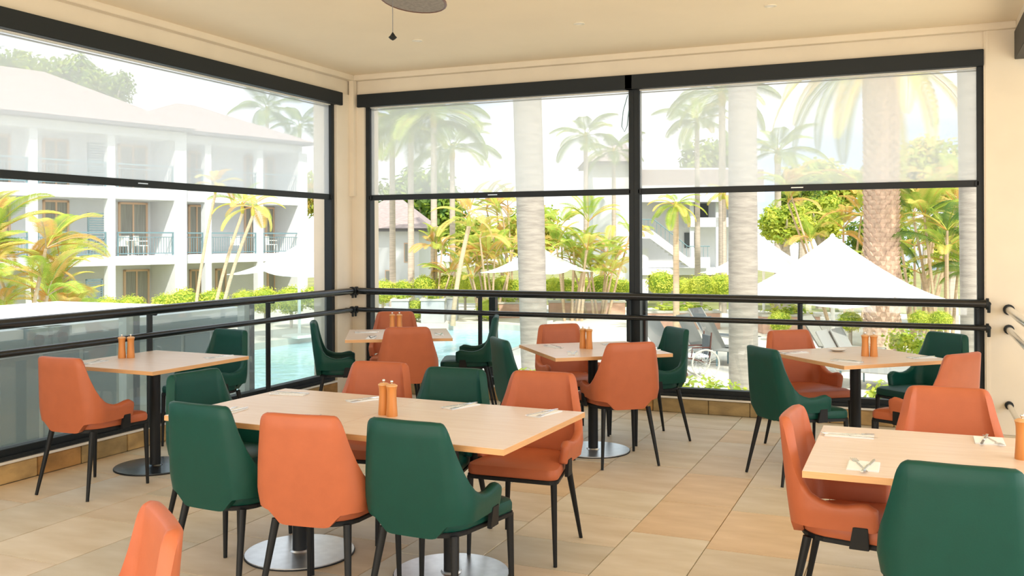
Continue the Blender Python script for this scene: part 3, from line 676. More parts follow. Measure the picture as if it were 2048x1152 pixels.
# low leafy plants by the deck edge
LOW = leaf_blob('low_leaves', 420, .42, .42, .30, .055, [M['hedge'], M['leafg']], 11, shellk=.3)
for px, dp, py, nm in ((1395, 11.8, 752, 'outside below the wheelchair'), (1448, 12.0, 762, 'at foot of second thick trunk on left'), (1275, 12.2, 758, 'outside behind the middle window table'), (1525, 11.9, 768, 'at foot of second thick trunk on right'), (1775, 12, 762, 'outside seen between right table column and chair'), (1820, 12, 765, 'outside seen left of the far green chair'), (1060, 12.3, 735, 'at foot of the thick middle trunk'), (1838, 21, 668, 'in the bed right of the shaggy trunk'), (1800, 21.5, 655, 'at right foot of the shaggy trunk'), (905, 12.8, 745, 'by the pool left of green armchair')):
    q = G(px, dp); zt = Z(py, dp); t = thing('leafy_plant', 'bright green leafy plant ' + nm, 'plant', (q.x, q.y, GZ), 0, 'low plants around the deck')
    o = link('leaves', LOW, t, (0, 0, zt - GZ - .3)); o['kind'] = 'stuff'
    b = MB(); [b.tube([(0, 0, 0), (.15 * math.cos(a), .15 * math.sin(a), zt - GZ - .3)], .012, 5) for a in (0, 2, 4)]; b.build('stems', M['leafg'], t)

# ---- big trunks close to the glass
def big_trunk(label, px, depth, wpx_bot, wpx_top, bark='trunk', top_z=9.5, lean=0, fronds=True, kinds=('arch', 'archy'), seed=3):
    rb = wpx_bot * depth / FPX / 2; rt_ = wpx_top * depth / FPX / 2
    q = G(px, depth); t = thing('palm_tree', label, 'palm', (q.x, q.y, GZ), 0, 'tall palms beside the building'); h = top_z - GZ; zz = 4.2 - GZ
    path = [Vector((0, 0, 0)), Vector((0, 0, .3))]; rad = [rb * 1.12, rb * 1.03]
    nn = 40
    for k in range(1, nn + 1):
        z = h * k / nn; f = min(z / zz, 1); path.append(Vector((lean * f * rt.x, lean * f * rt.y, z))); rad.append((rb + (rt_ - rb) * f) * (1 + .012 * math.sin(k * 2.3)))
    b = MB(); b.tube(path, rad, 24); b.build('trunk', M[bark], t, smooth=True)
    r_ = random.Random(seed)
    for i in range(12):
        o = link('frond', FR[kinds[i % len(kinds)]], t, tuple(path[-1])); s = 1.0; o.scale = (s, s, s); o.rotation_euler = (0, r_.uniform(-.7, .2), i * 2.4)
big_trunk('tall palm with thick smooth grey trunk in the middle window', 1070, 16.5, 54, 58, lean=-.13)
big_trunk('tall palm with thick grey trunk left of the large parasol', 1486, 15, 58, 56, lean=.0, seed=5)
big_trunk('tall palm with pale ringed trunk at right edge of the glass', 1943, 13.5, 38, 46, lean=-.02, seed=8)

# ---- shaggy date palm
q = G(1763, 24); t = thing('date_palm', 'date palm with shaggy brown trunk behind the large parasol', 'palm', (q.x, q.y, GZ))
zt = Z(118, 24); rr = 32 * 24 / FPX; h = zt - GZ
b = MB(); b.tube([(0, 0, h * k / 20) for k in range(21)], [rr * (1.12 if k < 2 else 1.0) * (1.0 if k < 16 else 1 + .04 * (k - 15)) for k in range(21)], 20); b.build('trunk', M['datebark'], t, smooth=True)
# leaf-base boots in spirals
bt = MB(); bt.add([(-.09, 0, 0), (.09, 0, 0), (.05, .06, .12), (-.05, .06, .12), (-.06, -.02, .10), (.06, -.02, .10)], [(0, 1, 2, 3), (3, 2, 5, 4), (0, 3, 4), (1, 5, 2), (0, 4, 5, 1)])
allb = MB(); zz = .05; i = 0
while zz < h:
    for k in range(11):
        a = 2 * math.pi * (k + .5 * (i % 2)) / 11; ca, sa = math.cos(a), math.sin(a)
        vs = [((rr * .99 + y_) * ca - x_ * sa, (rr * .99 + y_) * sa + x_ * ca, z_ * 1.05 + zz) for x_, y_, z_ in bt.v]; allb.add(vs, bt.f)
    zz += .115; i += 1
o = allb.build('leaf_boots', M['datebark'], t); o['kind'] = 'stuff'
r_ = random.Random(4)
for i in range(34):
    o = link('frond', FR['date' if i % 3 else 'dated'], t, (rr * .6 * math.cos(i * 2.4), rr * .6 * math.sin(i * 2.4), h + .05)); s = r_.uniform(.85, 1.1); o.scale = (s, s, s)
    o.rotation_euler = (r_.uniform(-.25, .25), -.6 + 1.5 * (i / 33) , i * 2.4)

# ---- middle distance palms
cane_clump('golden cane palm clump filling left edge of the left window', 20, 17, GZ, 3.0, 9, 1.3, ['archy', 'arch', 'archo'], .62, 7, 11)
cane_clump('yellow green cane palm clump, right part of the left mass', 100, 18.5, GZ, 2.6, 8, 1.2, ['arch', 'archy', 'archo'], .55, 7, 12)
palm('slender palm leaning left before the hotel balcony', 385, 25, 385, GZ, ['archo', 'archy'], 7, .42, .045, .035, 'caneorange', (.5, .3), name='slender_palm', group='slender leaning palms by the hotel')
palm('slender palm with green crown before the hotel balcony', 420, 25.5, 425, GZ, ['arch', 'archy'], 9, .46, .05, .04, 'caneorange', (.75, .4), name='slender_palm', group='slender leaning palms by the hotel')
palm('slender palm with drooping orange crown before the hotel balcony', 432, 24.5, 430, GZ, ['archo', 'archy'], 9, .46, .05, .04, 'caneorange', (.85, .4), name='slender_palm', group='slender leaning palms by the hotel', low=.35)
for px, dp, py, fs, nf, lab in ((785, 40, 270, 1.15, 16, 'leftmost tall palm behind the middle window mesh'), (822, 38, 285, 1.15, 16, 'tall slim palm second from left in the middle window'), (868, 37, 255, 1.2, 18, 'tall slim palm left of the yellow palm in middle window'),
   (905, 42, 320, 1.0, 16, 'tall palm with crown left of the thick middle trunk'), (1172, 50, 290, .95, 13, 'tall palm with upright crown right of the thick middle trunk'), (1228, 54, 320, .95, 13, 'lower distant palm beside the dark mullion')):
    palm(lab, px, dp, py, GZ, ['archd', 'arch'], nf, fs, .14, .11, 'trunk2', low=.12)
palm('short palm with drooping crown right of the dark mullion', 1352, 28, 425, GZ, ['arch', 'archy', 'arch'], 17, .44, .10, .08, 'caneorange', name='short_palm', low=.45)
palm('short palm with orange crown left of second thick trunk', 1448, 36, 400, GZ, ['archo', 'archy'], 12, .42, .09, .07, 'trunk2', name='short_palm', low=.3)
palm('slim pale palm between second thick trunk and shaggy palm', 1556, 38, 330, GZ, ['archd', 'arch'], 14, .9, .16, .12, 'trunk2')
palm('tall dark palm behind the right mesh left of second trunk', 1445, 44, 215, GZ, ['archd', 'arch'], 18, 1.35, .2, .15, 'trunk2', low=.15)
palm('dark palm with low crown behind the right mesh', 1395, 50, 262, GZ, ['archd', 'archd', 'archy'], 16, 1.0, .16, .12, 'trunk2', low=.1)
palm('distant palm above the hotel roof, left of two', 535, 62, 235, GZ, ['archd'], 12, 1.1, .15, .12, 'trunk2', group='palms above the hotel roof')
palm('distant palm above the hotel roof, right of two', 600, 66, 268, GZ, ['archd'], 12, 1.1, .15, .12, 'trunk2', group='palms above the hotel roof')
palm('yellow fan shaped palm left of the middle parasol', 905, 31, 452, GZ, ['archy', 'archy', 'archo'], 9, .62, .08, .07, 'caneorange', (.5, .2), name='yellow_palm', spread=1.4)
cane_clump('cane palm clump behind the middle parasol, green and orange', 985, 34, GZ, 3.1, 8, 1.5, ['arch', 'archy', 'archo'], .6, 7, 21)
cane_clump('cane palm clump just left of the thick middle trunk', 1030, 38, GZ, 4.4, 7, 1.5, ['archo', 'arch', 'archy'], .7, 7, 22)
cane_clump('cane palm clump right of the thick middle trunk', 1140, 33, GZ, 3.6, 9, 1.5, ['arch', 'archy', 'arch'], .62, 7, 23)
cane_clump('cane palm clump before the white wall', 1200, 34, GZ, 3.0, 8, 1.3, ['arch', 'archy', 'archo'], .58, 7, 24)
cane_clump('orange tinged cane palm clump below the slim palms', 872, 36, GZ, 2.8, 6, 1.2, ['archo', 'arch'], .6, 6, 25)
cane_clump('tall cane palm clump right of the shaggy trunk', 1830, 27, GZ, 4.6, 10, 1.5, ['arch', 'archy', 'archo'], .72, 7, 26)
cane_clump('cane palm clump at the far right of the glass', 1893, 24, GZ, 3.4, 9, 1.2, ['arch', 'archd', 'archy'], .62, 7, 27)
cane_clump('orange cane palm clump left of the shaggy trunk', 1690, 32, GZ, 4.6, 8, 1.5, ['archo', 'archy', 'arch'], .7, 7, 28)

# ---- broadleaf trees
TR = [leaf_blob('tree_leaves_%d' % k, 5200, 1, 1, .85, .075, m_, 30 + k, clusters=22) for k, m_ in enumerate([[M['hedge'], M['leafg']], [M['leafd'], M['leafg']], [M['leafg'], M['leafy']]])]
def tree(label, px, dp, top_py, wpx, k, base=GZ, sz=1.0, grp='broadleaf trees beyond the pool'):
    q = G(px, dp); w_ = wpx * dp / FPX / 2; zt = Z(top_py, dp); t = thing('leafy_tree', label, 'tree', (q.x, q.y, base), rnd.uniform(0, 6), grp)
    o = link('foliage', TR[k], t, (0, 0, zt - base - w_ * sz)); o.scale = (w_, w_, w_ * sz); o['kind'] = 'stuff'
    b = MB(); hh = zt - base - w_ * sz; b.tube([(0, 0, 0), (.1, 0, hh * .5), (0, .1, hh)], [.2, .16, .1], 8)
    for a in (0, 1.6, 3.1, 4.7): b.tube([(0, .05, hh * .7), (math.cos(a) * w_ * .5, math.sin(a) * w_ * .5, hh + w_ * .2)], [.1, .03], 6)
    b.build('trunk', M['trunk2'], t, smooth=True)
tree('large tree behind the hotel roof at far left', 20, 62, 75, 170, 1, sz=1.2, grp='large trees behind the hotel'); tree('large tree behind the hotel roof, second from left', 130, 74, 95, 170, 1, sz=1.1, grp='large trees behind the hotel')
tree('large tree behind the hotel roof, rightmost of the mass', 215, 62, 125, 110, 1, sz=1.1, grp='large trees behind the hotel')
tree('tree right of the hotel behind the veranda column', 655, 55, 300, 110, 2, sz=1.6)
tree('bright yellow green tree left of the large parasol top', 1570, 36, 400, 120, 0, sz=.9); tree('bright yellow green tree behind the large parasol', 1640, 38, 385, 130, 0, sz=.9)
tree('tree with dark leaves behind the large parasol top', 1600, 44, 330, 120, 1, sz=1.1); tree('pale green tree right of the large parasol', 1905, 30, 430, 110, 0, sz=1.1)
tree('tall hazy tree behind right mesh beside shaggy trunk', 1850, 46, 250, 170, 2, sz=1.3); tree('hazy tree behind the right mesh between the two trunks', 1640, 50, 300, 190, 2, sz=.9)
tree('dark tree mass behind the slim palms in middle window', 850, 64, 320, 200, 1, sz=1.0); tree('green tree behind the thick middle trunk', 1065, 48, 385, 150, 2, sz=1.1); tree('hazy dark tree left side of the right mesh', 1425, 80, 260, 150, 1, sz=1.2)
tree('low green tree behind the middle parasol', 960, 44, 420, 130, 2, sz=1.0); tree('low tree behind the shaggy trunk', 1760, 40, 420, 160, 1, sz=1.1)

# ---- parasols
def parasol(label, px, dp, apex_py, halfw, tip_py, conv=False, rot=0):
    q = G(px, dp); az = Z(apex_py, dp); ez = Z(tip_py, dp)
    t = thing('parasol', label, 'parasol', (q.x, q.y, GZ), rot, 'white market parasols by the pool'); az -= GZ; ez -= GZ
    hw = halfw * dp / FPX; N_ = 4; nr = 10; b = MB(); vs = []; seg = 32
    for i in range(nr + 1):
        f = i / nr
        for k in range(seg):
            a = 2 * math.pi * k / seg; sector = 2 * math.pi / N_; am = (a % sector) / sector * 2 - 1   # corners at am=-1
            sq = 1 / max(abs(math.cos(a)), abs(math.sin(a))) / math.sqrt(2); rad_ = (sq * (1 - .10 * math.cos(math.pi * (1 - abs(math.sin(2 * a)))) * 0)) 
            edge = 1 - abs(math.sin(2 * a)); rr_ = hw * rad_ * (1 - .12 * edge * f) * f
            prof = (1 - f) ** 1.45 if f > 0 else 1
            z = ez + (az - ez) * prof + .10 * edge * f * f * hw * .6
            vs.append((rr_ * math.cos(a), rr_ * math.sin(a), z))
    fs = [(i * seg + k, i * seg + (k + 1) % seg, (i + 1) * seg + (k + 1) % seg, (i + 1) * seg + k) for i in range(nr) for k in range(seg)]
    b.add(vs, fs); o = b.build('canopy', M['canvas'], t, smooth=True); so = o.modifiers.new('s', 'SOLIDIFY'); so.thickness = .02
    b = MB(); b.tube([(0, 0, 0), (0, 0, az - .05)], .045, 12); b.build('pole', M['polewhite'], t, smooth=True)
    b = MB(); b.lathe([(.05, az - .07), (.06, az), (.02, az + .05)], 12); b.build('finial', M['canvas'], t, smooth=True)
    b = MB(); b.box(-.35, .35, -.35, .35, 0, .08); b.build('foot', M['polewhite'], t, bevel=.01)
    for k in range(4):
        a = math.pi / 4 + k * math.pi / 2; b = MB(); b.tube([(.03 * math.cos(a), .03 * math.sin(a), ez + .1), (hw * .62 * math.cos(a), hw * .62 * math.sin(a), ez + (az - ez) * .22)], .015, 6); b.build('strut', M['polewhite'], t)
YR = YAW
parasol('white parasol in the left window before the hotel', 598, 27.5, 488, 140, 547, rot=YR + R(45) + .15)
parasol('white parasol half hidden by the thick middle trunk', 1137 - 60, 32, 492, 118, 545, rot=YR + R(45) + .2)
parasol('white peaked parasol behind second thick trunk', 1527, 29, 478, 142, 546, rot=YR + R(45) + .3)
parasol('largest white parasol, nearest, at the right window', 1665, 20.5, 474, 232, 604, rot=YR + R(45) - .25)

# ---- hotel on the left
P0 = G(133, 39); P1 = G(612, 49); du = (P1 - P0).normalized(); dn = Vector((-du.y, du.x, 0))       # dn points away from the pool
if dn.dot(fwd) < 0 and dn.x > 0: dn = -dn
ang = math.atan2(du.y, du.x)
def u_of(px, back=0.0):            # distance along the facade for a given bearing
    d_ = rt * ((px - 1024) / FPX) + fwd; o_ = P0 + dn * back
    # solve P0 + dn*back + du*u = s*d_
    det = du.x * (-d_.y) - du.y * (-d_.x); bx_, by_ = -o_.x, -o_.y
    return (bx_ * (-d_.y) - by_ * (-d_.x)) / det
base = -2.6
H = thing('hotel_building', 'white three storey hotel wing with balconies and hipped tiled roofs', 'building', (P0.x, P0.y, base), ang)
sgn = 1 if (Matrix.Rotation(-ang, 3, 'Z') @ dn).y > 0 else -1
def hb(mb, u0, u1, w0, w1, z0, z1, mi=0): mb.box(u0, u1, min(sgn * w0, sgn * w1), max(sgn * w0, sgn * w1), z0 - base, z1 - base, mi)
def hpart(name, m_, *bx, parent=None):
    b = MB(); [hb(b, *x_) for x_ in bx]; return b.build(name, m_, parent or H)
Z1, Z2, ZE = .90, 3.86, 6.45       # slab levels and eaves
uA, uB, uC, uD = u_of(-260), u_of(40), u_of(362), u_of(618)
BK = 1.9
for name_, a0_, a1_, sh in (('main', uA, uC, 0), ('side', uC, uD, .6)):
    hpart('wall', M['white'], (a0_, a1_, BK + sh, BK + sh + 7, base, ZE))
    for z in (Z1, Z2): hpart('balcony_slab', M['white'], (a0_, a1_, sh - .05, BK + sh, z - (.40 if z < 2 else .50), z))
    hpart('eave_beam', M['white'], (a0_, a1_, sh - .05, BK + sh, ZE - .38, ZE))
    hpart('gutter', M['gutter'], (a0_ - .3, a1_ + .3, sh - .62, BK + sh + 7.5, ZE, ZE + .16))
hpart('party_wall', M['white'], (uC - .35, uC + .25, -.08, BK + .1, base, ZE)); hpart('end_wall', M['white'], (uD - .25, uD, .5, BK + .7, base, ZE))
for px in (-150, -20, 66, 222): u = u_of(px); hpart('column', M['white'], (u - .17, u + .17, -.06, .26, base, ZE - .38))
for px in (415, 519, 608): u = u_of(px, .6); hpart('column', M['white'], (u - .17, u + .17, .52, .86, base, ZE - .38))
def bay(px0, px1, sh, zf, rail=True, top=None, door=None, louv=None, fr=True):
    u0, u1 = u_of(px0, sh), u_of(px1, sh)
    if rail:
        r_ = hpart('balcony_rail', M['balrail'], (u0, u1, sh + .02, sh + .07, zf + .98, zf + 1.04), (u0, u1, sh + .02, sh + .05, zf + .08, zf + .12), (u0, u0 + .05, sh + .02, sh + .07, zf, zf + 1.0), (u1 - .05, u1, sh + .02, sh + .07, zf, zf + 1.0), (u0, u1, sh + .02, sh + .05, zf + .80, zf + .83))
        bars = MB(); uu = u0 + .12
        while uu < u1 - .06: hb(bars, uu, uu + .018, sh + .03, sh + .045, zf + .1, zf + .82); uu += .13
        k = bars.build('balusters', M['balrail'], r_)
    if door:
        d0, d1, hh = u_of(door[0], sh + BK), u_of(door[1], sh + BK), door[2] if len(door) > 2 else 2.25; bk = sh + BK
        f = hpart('door', M['doorframe'] if fr else M['white'], (d0, d0 + .09, bk - .08, bk, zf, zf + hh), (d1 - .09, d1, bk - .08, bk, zf, zf + hh), (d0, d1, bk - .08, bk, zf + hh - .09, zf + hh), ((d0 + d1) / 2 - .04, (d0 + d1) / 2 + .04, bk - .07, bk, zf, zf + hh))
        hpart('pane', M['door'], (d0 + .09, (d0 + d1) / 2 - .04, bk - .05, bk - .01, zf, zf + hh - .09), ((d0 + d1) / 2 + .04, d1 - .09, bk - .05, bk - .01, zf, zf + hh - .09), parent=f)
    if louv:
        l0, l1 = u_of(louv[0], sh + .3), u_of(louv[1], sh + .3); zt_ = zf + louv[2]
        f = hpart('louvre_screen', M['louvre'], (l0, l0 + .05, sh + .28, sh + .36, zf, zt_), (l1 - .05, l1, sh + .28, sh + .36, zf, zt_), (l0, l1, sh + .28, sh + .36, zt_ - .05, zt_)); zz_ = zf + .08
        sl = MB()
        while zz_ < zt_ - .08: hb(sl, l0 + .05, l1 - .05, sh + .29, sh + .35, zz_, zz_ + .055); zz_ += .10
        sl.build('slats', M['louvre'], f)['kind'] = 'stuff'
for zf, hh in ((Z1, 2.40), (Z2, 2.05)):
    bay(76, 213, 0, zf, door=(85, 137, hh), louv=(176, 212, 1.85)); bay(236, 348, 0, zf, door=(236, 294, hh))
    bay(-120, 56, 0, zf, door=(-60, 20, hh)); bay(364, 407, .6, zf, door=(376, 409, hh)); bay(423, 513, .6, zf, door=(488, 514, hh)); bay(527, 604, .6, zf, door=(530, 562, hh))
GF = -2.25
bay(76, 213, 0, GF, rail=False, door=(100, 140, 2.3), louv=(172, 205, 2.2)); bay(231, 350, 0, GF, rail=False, door=(246, 297, 2.5)); bay(372, 407, .6, GF, rail=False, door=(378, 403, 2.4)); bay(423, 511, .6, GF, rail=False, door=(430, 451, 2.4)); bay(527, 600, .6, GF, rail=False, door=(533, 562, 2.4))
def hip(a0_, a1_, w0, w1, z, hgt, inset):
    b = MB(); wm_ = (w0 + w1) / 2; v = [(a0_, w0, z), (a1_, w0, z), (a1_, w1, z), (a0_, w1, z), (a0_ + inset, wm_, z + hgt), (a1_ - inset, wm_, z + hgt)]
    b.add([(x_, sgn * y_, z_ - base) for x_, y_, z_ in v], [(0, 1, 5, 4), (1, 2, 5), (2, 3, 4, 5), (3, 0, 4), (0, 3, 2, 1)]); return b.build('roof', M['roof'], H)
hip(uA, uC + .5, -.6, 9.0, ZE + .16, 2.5, 4.6); hip(uC - 1.5, uD + .5, 0, 9.0, ZE + .16, 1.9, 4.2)
def patio_chair(par, u, w_, zf, rz):
    b = MB(); b.box(-.24, .24, -.24, .24, .42, .46); b.box(-.24, .24, .20, .25, .46, .88)
    for x_ in (-.22, .22):
        for y_ in (-.22, .22): b.tube([(x_, y_, 0), (x_, y_, .42)], .018, 5)
        b.tube([(x_, -.22, .64), (x_, .22, .64)], .018, 5)
    return b
for i, (px, sh, zf, wh) in enumerate([(246, 0, Z1, 'left of two on the first floor balcony behind the rail'), (282, 0, Z1, 'right of two on the first floor balcony behind the rail'), (470, .6, Z1, 'first floor balcony behind the leaning palms'), (543, .6, Z1, 'first floor balcony above the parasol')]):
    u = u_of(px, sh + .9); wpt = P0 + du * u + dn * (sh + .9); b = patio_chair(None, 0, 0, 0, 0)
    o = b.build('patio_chair', M['polewhite'], None, (wpt.x, wpt.y, zf)); o.rotation_euler[2] = ang + (.6 if i % 2 else -.6); tag(o, 'small white patio chair, ' + wh, 'chair', 'white chairs on the hotel balconies')
u = u_of(264, .8); wpt = P0 + du * u + dn * .8; b = MB(); b.lathe([(.3, .66), (.3, .69)], 18); b.tube([(0, 0, 0), (0, 0, .66)], .025, 6); b.lathe([(.2, 0), (.2, .02)], 14)
tag(b.build('patio_table', M['polewhite'], None, (wpt.x, wpt.y, Z1)), 'small round white table between two balcony chairs', 'table')

# ---- house beyond the slim palms
def bldg(name, label, px0, px1, dp, z_top, parts, wallmat='white', depth_=7, base_=-1.8):
    a = G(px0, dp); c = G(px1, dp); t = thing(name, label, 'building', (a.x, a.y, base_), YAW); wd = (c - a).length
    b = MB(); b.box(0, wd, 0, depth_, 0, z_top - base_); b.build('wall', M[wallmat], t); return t, wd
t, wd = bldg('garden_house', 'white house with terracotta roof behind the slim palms', 690, 838, 46, Z(462, 46), None)
zt = Z(462, 46) + 1.8
b = MB(); b.box(-.5, wd + .5, -.6, 7.5, zt, zt + .14); b.build('gutter', M['gutter'], t)
b = MB(); b.add([(-.6, -.7, zt + .14), (wd + .6, -.7, zt + .14), (wd + .6, 7.7, zt + .14), (-.6, 7.7, zt + .14), (1.5, 3.5, zt + 1.7), (wd - 1.2, 3.5, zt + 1.7)], [(0, 1, 5, 4), (1, 2, 5), (2, 3, 4, 5), (3, 0, 4), (0, 3, 2, 1)]); b.build('roof', M['roof'], t)
wx = (808 - 690) * 46 / FPX; b = MB(); b.box(wx, wx + .3, -.04, .04, zt - 1.5, zt - .55); f = b.build('window', M['doorframe'], t); b = MB(); b.box(wx + .04, wx + .26, -.05, -.03, zt - 1.46, zt - .6); b.build('pane', M['door'], f)
wx = (770 - 690) * 46 / FPX; b = MB(); b.box(wx, wx + .5, -.04, .04, 0.9, 1.9); f = b.build('window', M['doorframe'], t); b = MB(); b.box(wx + .04, wx + .46, -.05, -.03, .95, 1.85); b.build('pane', M['door'], f)
# white wing behind mullion
t, wd = bldg('hotel_wing', 'tall blank white wall of hotel wing left of the dark mullion', 1186, 1266, 58, Z(318, 58), None, depth_=5)
zt = Z(330, 58) + 1.8
b = MB(); b.box(-.5, wd + .1, -.6, 5.3, zt, zt + .16); b.build('gutter', M['gutter'], t)
b = MB(); b.add([(-.6, -.7, zt + .16), (wd + .1, -.7, zt + .16), (wd + .1, 5.5, zt + .16), (-.6, 5.5, zt + .16), (1.4, 2.5, zt + 1.5), (wd - .1, 2.5, zt + 1.5)], [(0, 1, 5, 4), (1, 2, 5), (2, 3, 4, 5), (3, 0, 4), (0, 3, 2, 1)]); b.build('roof', M['roof'], t)
b = MB(); b.box(.4, .75, -.05, .04, 1.0, 3.2); f = b.build('window', M['white'], t); b = MB(); b.box(.45, .70, -.06, -.04, 1.05, 3.15); b.build('pane', M['door'], f)
# hotel wing with the outside stairs
D = 60; a = G(1275, D); T = thing('hotel_wing', 'hotel wing with outside stairs and open galleries behind the short palm', 'building', (a.x, a.y, -1.8), YAW)
def X_(px): return (px - 1275) * D / FPX
def Zz(py): return Z(py, D) + 1.8
def tb(name, m_, *bx, parent=None):
    b = MB()
    for p0, p1, y0, y1, q0, q1 in bx: b.box(X_(p0), X_(p1), y0, y1, min(Zz(q0), Zz(q1)), max(Zz(q0), Zz(q1)))
    return b.build(name, m_, parent or T)
tb('wall', M['offwhite'], (1286, 1520, 3.0, 9, 600, 330)); tb('gallery_slab', M['white'], (1385, 1520, .6, 3.0, 455, 436)); tb('gallery_slab', M['white'], (1275, 1520, .6, 3.0, 552, 538))
tb('roof', M['roof'], (1280, 1530, .2, 9.5, 372, 340)); tb('fascia', M['white'], (1280, 1530, .1, .2, 405, 372))
tb('column', M['white'], (1385, 1393, .8, 1.0, 540, 400)); tb('column', M['white'], (1436, 1450, .6, .9, 600, 400)); tb('column', M['offwhite'], (1283, 1300, .8, 1.1, 600, 498))
f = tb('door', M['sling2'], (1386, 1410, 2.9, 3.0, 498, 466)); f = tb('window', M['sling2'], (1405, 1436, 2.9, 3.0, 434, 405)); tb('window', M['sling2'], (1300, 1335, 2.9, 3.0, 575, 540))
# stair flight with sloping parapet
b = MB(); P = [(X_(1278), Zz(478)), (X_(1300), Zz(478)), (X_(1378), Zz(535)), (X_(1420), Zz(537)), (X_(1420), Zz(516)), (X_(1375), Zz(516)), (X_(1305), Zz(462)), (X_(1278), Zz(462))]
n_ = len(P); b.add([(x_, 0, z_) for x_, z_ in P] + [(x_, .18, z_) for x_, z_ in P], [tuple(range(n_)), tuple(range(n_, 2 * n_))[::-1]] + [(i, (i + 1) % n_, n_ + (i + 1) % n_, n_ + i) for i in range(n_)]); b.build('stair_parapet', M['white'], T)
for k in range(9):
    x0 = X_(1304 + k * 8); b = MB(); z_ = Zz(476 + k * 6.4); b.box(x0, x0 + .24, .2, 1.4, z_ - .16, z_); b.build('stair_step', M['offwhite'], T)
b = MB(); b.tube([(X_(1278), .1, Zz(440)), (X_(1308), .1, Zz(440)), (X_(1376), .1, Zz(494)), (X_(1420), .1, Zz(494))], .03, 6)
for k in range(17):
    px = 1280 + k * 8.5; top = 440 if px < 1308 else min(494, 440 + (px - 1308) * .794); b.tube([(X_(px), .1, Zz(top + 22)), (X_(px), .1, Zz(top))], .015, 4)
b.build('stair_rail', M['balrail'], T)

# ---- planters between hedge and deck
for i, (p0, p1, dp, mt, nm) in enumerate([(782, 816, 32, 'planter', 'leftmost grey block planter beyond the pool'), (841, 888, 32, 'planter', 'wide grey block planter beyond the pool beside the slim trunks'), (892, 914, 33, 'planter', 'narrow grey block planter left of the seated group'),
   (992, 1042, 34, 'brick', 'pink rendered planter left of the thick middle trunk'), (1098, 1250, 34.5, 'brick', 'long pink rendered planter right of the thick middle trunk'), (1284, 1440, 29.5, 'brick', 'long pink rendered planter right of the dark mullion'), (1525, 1640, 28, 'brick', 'pink rendered planter behind the large parasol pole')]):
    a = G(p0, dp); c = G(p1, dp); wd = (c - a).length; t = thing('garden_planter', nm, 'planter', (a.x, a.y, GZ), YAW, 'planter walls beyond the pool')
    hh = .75 if mt == 'planter' else .5
    b = MB(); b.box(0, wd, 0, .8, 0, hh); b.build('planter_wall', M[mt], t, bevel=.01); b = MB(); b.box(-.03, wd + .03, -.03, .83, hh, hh + .06); b.build('coping', M['coping'], t)
    o = link('planting', LOW, t, (wd / 2, .4, hh + .1)); o.scale = (max(.6, wd / .9), .9, .9); o['kind'] = 'stuff'
for px, dp, nm in ((830, 32.6, 'between the two grey planters'), (975, 33, 'left of the thick middle trunk by the planters'), (1560, 26, 'under the peaked parasol'), (1700, 25, 'left of the shaggy trunk'), (1840, 23, 'right of the shaggy trunk by the deck'), (1880, 22, 'below right tip of the largest parasol')):
    shrub(px, dp, 596 if px < 1500 else 622, 'low loose shrub ' + nm, 52)

# ---- loungers and wheelchair on the deck
def lounger(label, px, dp, deg, m_='sling', back=62):
    q = G(px, dp); t = thing('sun_lounger', label, 'lounger', (q.x, q.y, GZ), R(deg), 'grey sling sun loungers on the deck')
    b = MB(); b.box(-.3, .3, -1.25, .0, .34, .36); b.build('seat_sling', M[m_], t)
    c_, s_ = math.cos(R(back)), math.sin(R(back)); b = MB(); b.add([(-.3, 0, .35), (.3, 0, .35), (.3, .8 * c_, .35 + .8 * s_), (-.3, .8 * c_, .35 + .8 * s_), (-.3, .02, .33), (.3, .02, .33), (.3, .8 * c_ + .02, .33 + .8 * s_), (-.3, .8 * c_ + .02, .33 + .8 * s_)], [(0, 1, 2, 3), (7, 6, 5, 4), (0, 3, 7, 4), (1, 5, 6, 2), (2, 6, 7, 3), (0, 4, 5, 1)]); b.build('back_sling', M[m_], t)
    b = MB()
    for x_ in (-.31, .31): b.tube([(x_, -1.27, .35), (x_, .02, .35), (x_, .8 * c_, .35 + .8 * s_)], .018, 6)
    b.build('frame', M['sling'], t)
    for x_ in (-.28, .28):
        for y_ in (-1.1, -.05): b = MB(); b.tube([(x_, y_, .34), (x_, y_, 0)], .018, 6); b.build('leg', M['balrail'], t)
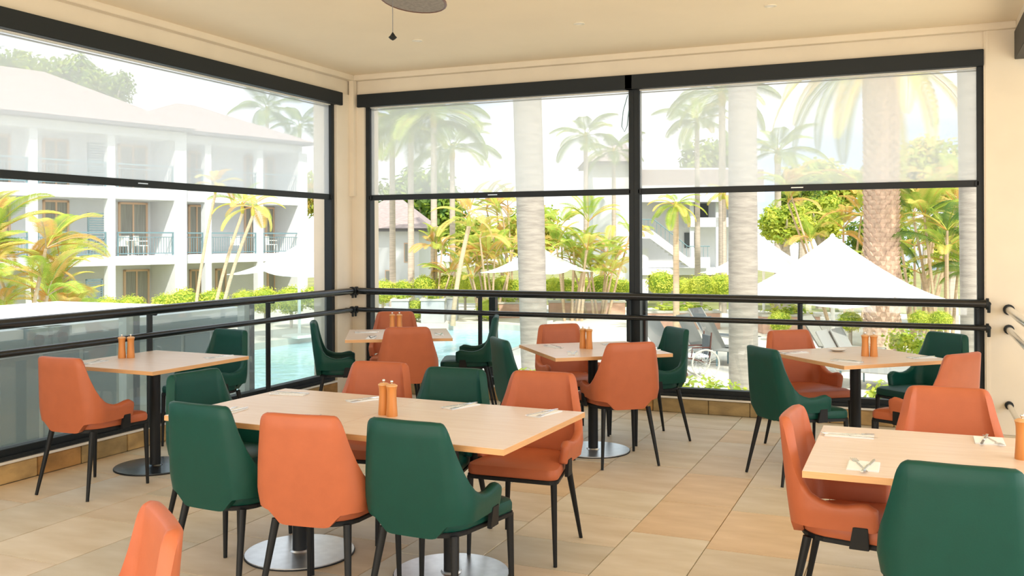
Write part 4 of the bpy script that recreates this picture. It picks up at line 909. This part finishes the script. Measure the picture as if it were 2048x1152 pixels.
for a_ in ((1328, 22, 60, 'sling', 48, 'grey lounger with raised back left of the far green chair'), (1396, 22.0, 75, 'sling', 60, 'grey lounger behind the wheelchair, left one'), (1440, 21.2, 75, 'sling', 60, 'grey lounger beside second thick trunk'), (1420, 24.5, 70, 'sling2', 55, 'dark grey lounger between two lighter ones'),
   (1650, 21.8, 70, 'polewhite', 55, 'white lounger left of the large parasol pole'), (1685, 18, 75, 'sling', 60, 'grey lounger just right of the large parasol pole'), (1712, 18.4, 75, 'sling', 60, 'grey lounger left of the shaggy trunk')):
    lounger(a_[5], a_[0], a_[1], a_[2], a_[3], a_[4])
q = G(1394, 19.3); t = thing('wheelchair', 'wheelchair with large pale wheel parked on the deck', 'wheelchair', (q.x, q.y, GZ), YAW + R(8))
def ring(mb, cx_, cy_, cz_, r_, tr_, seg=28):
    mb.tube([(cx_ + r_ * math.cos(2 * math.pi * k / seg), cy_, cz_ + r_ * math.sin(2 * math.pi * k / seg)) for k in range(seg + 1)], tr_, 6, cap=False)
for y_ in (-.27, .27):
    b = MB(); ring(b, .08, y_, .30, .28, .018); w_ = b.build('wheel', M['coping'], t, smooth=True)
    b = MB(); [b.tube([(.08, y_, .30), (.08 + .27 * math.cos(a), y_, .30 + .27 * math.sin(a))], .004, 4) for a in [k * math.pi / 7 for k in range(14)]]; b.build('spokes', M['chrome'], w_)
    b = MB(); ring(b, -.38, y_, .09, .075, .016, 16); b.build('front_wheel', M['rim'], t, smooth=True)
b = MB()
for y_ in (-.22, .22): b.tube([(.22, y_, .92), (.18, y_, .45), (.16, y_, .30), (-.28, y_, .42), (-.38, y_, .10)], .014, 6); b.tube([(.18, y_, .62), (-.18, y_, .62), (-.2, y_, .44)], .014, 6)
b.build('frame', M['rim'], t, smooth=True)
b = MB(); b.box(-.24, .18, -.2, .2, .42, .46); b.build('seat', M['napkin'], t); b = MB(); b.box(.17, .21, -.2, .2, .46, .85); b.build('back', M['sling2'], t)
b = MB(); b.box(-.5, -.3, -.18, .18, .10, .12); b.build('footrest', M['rim'], t)
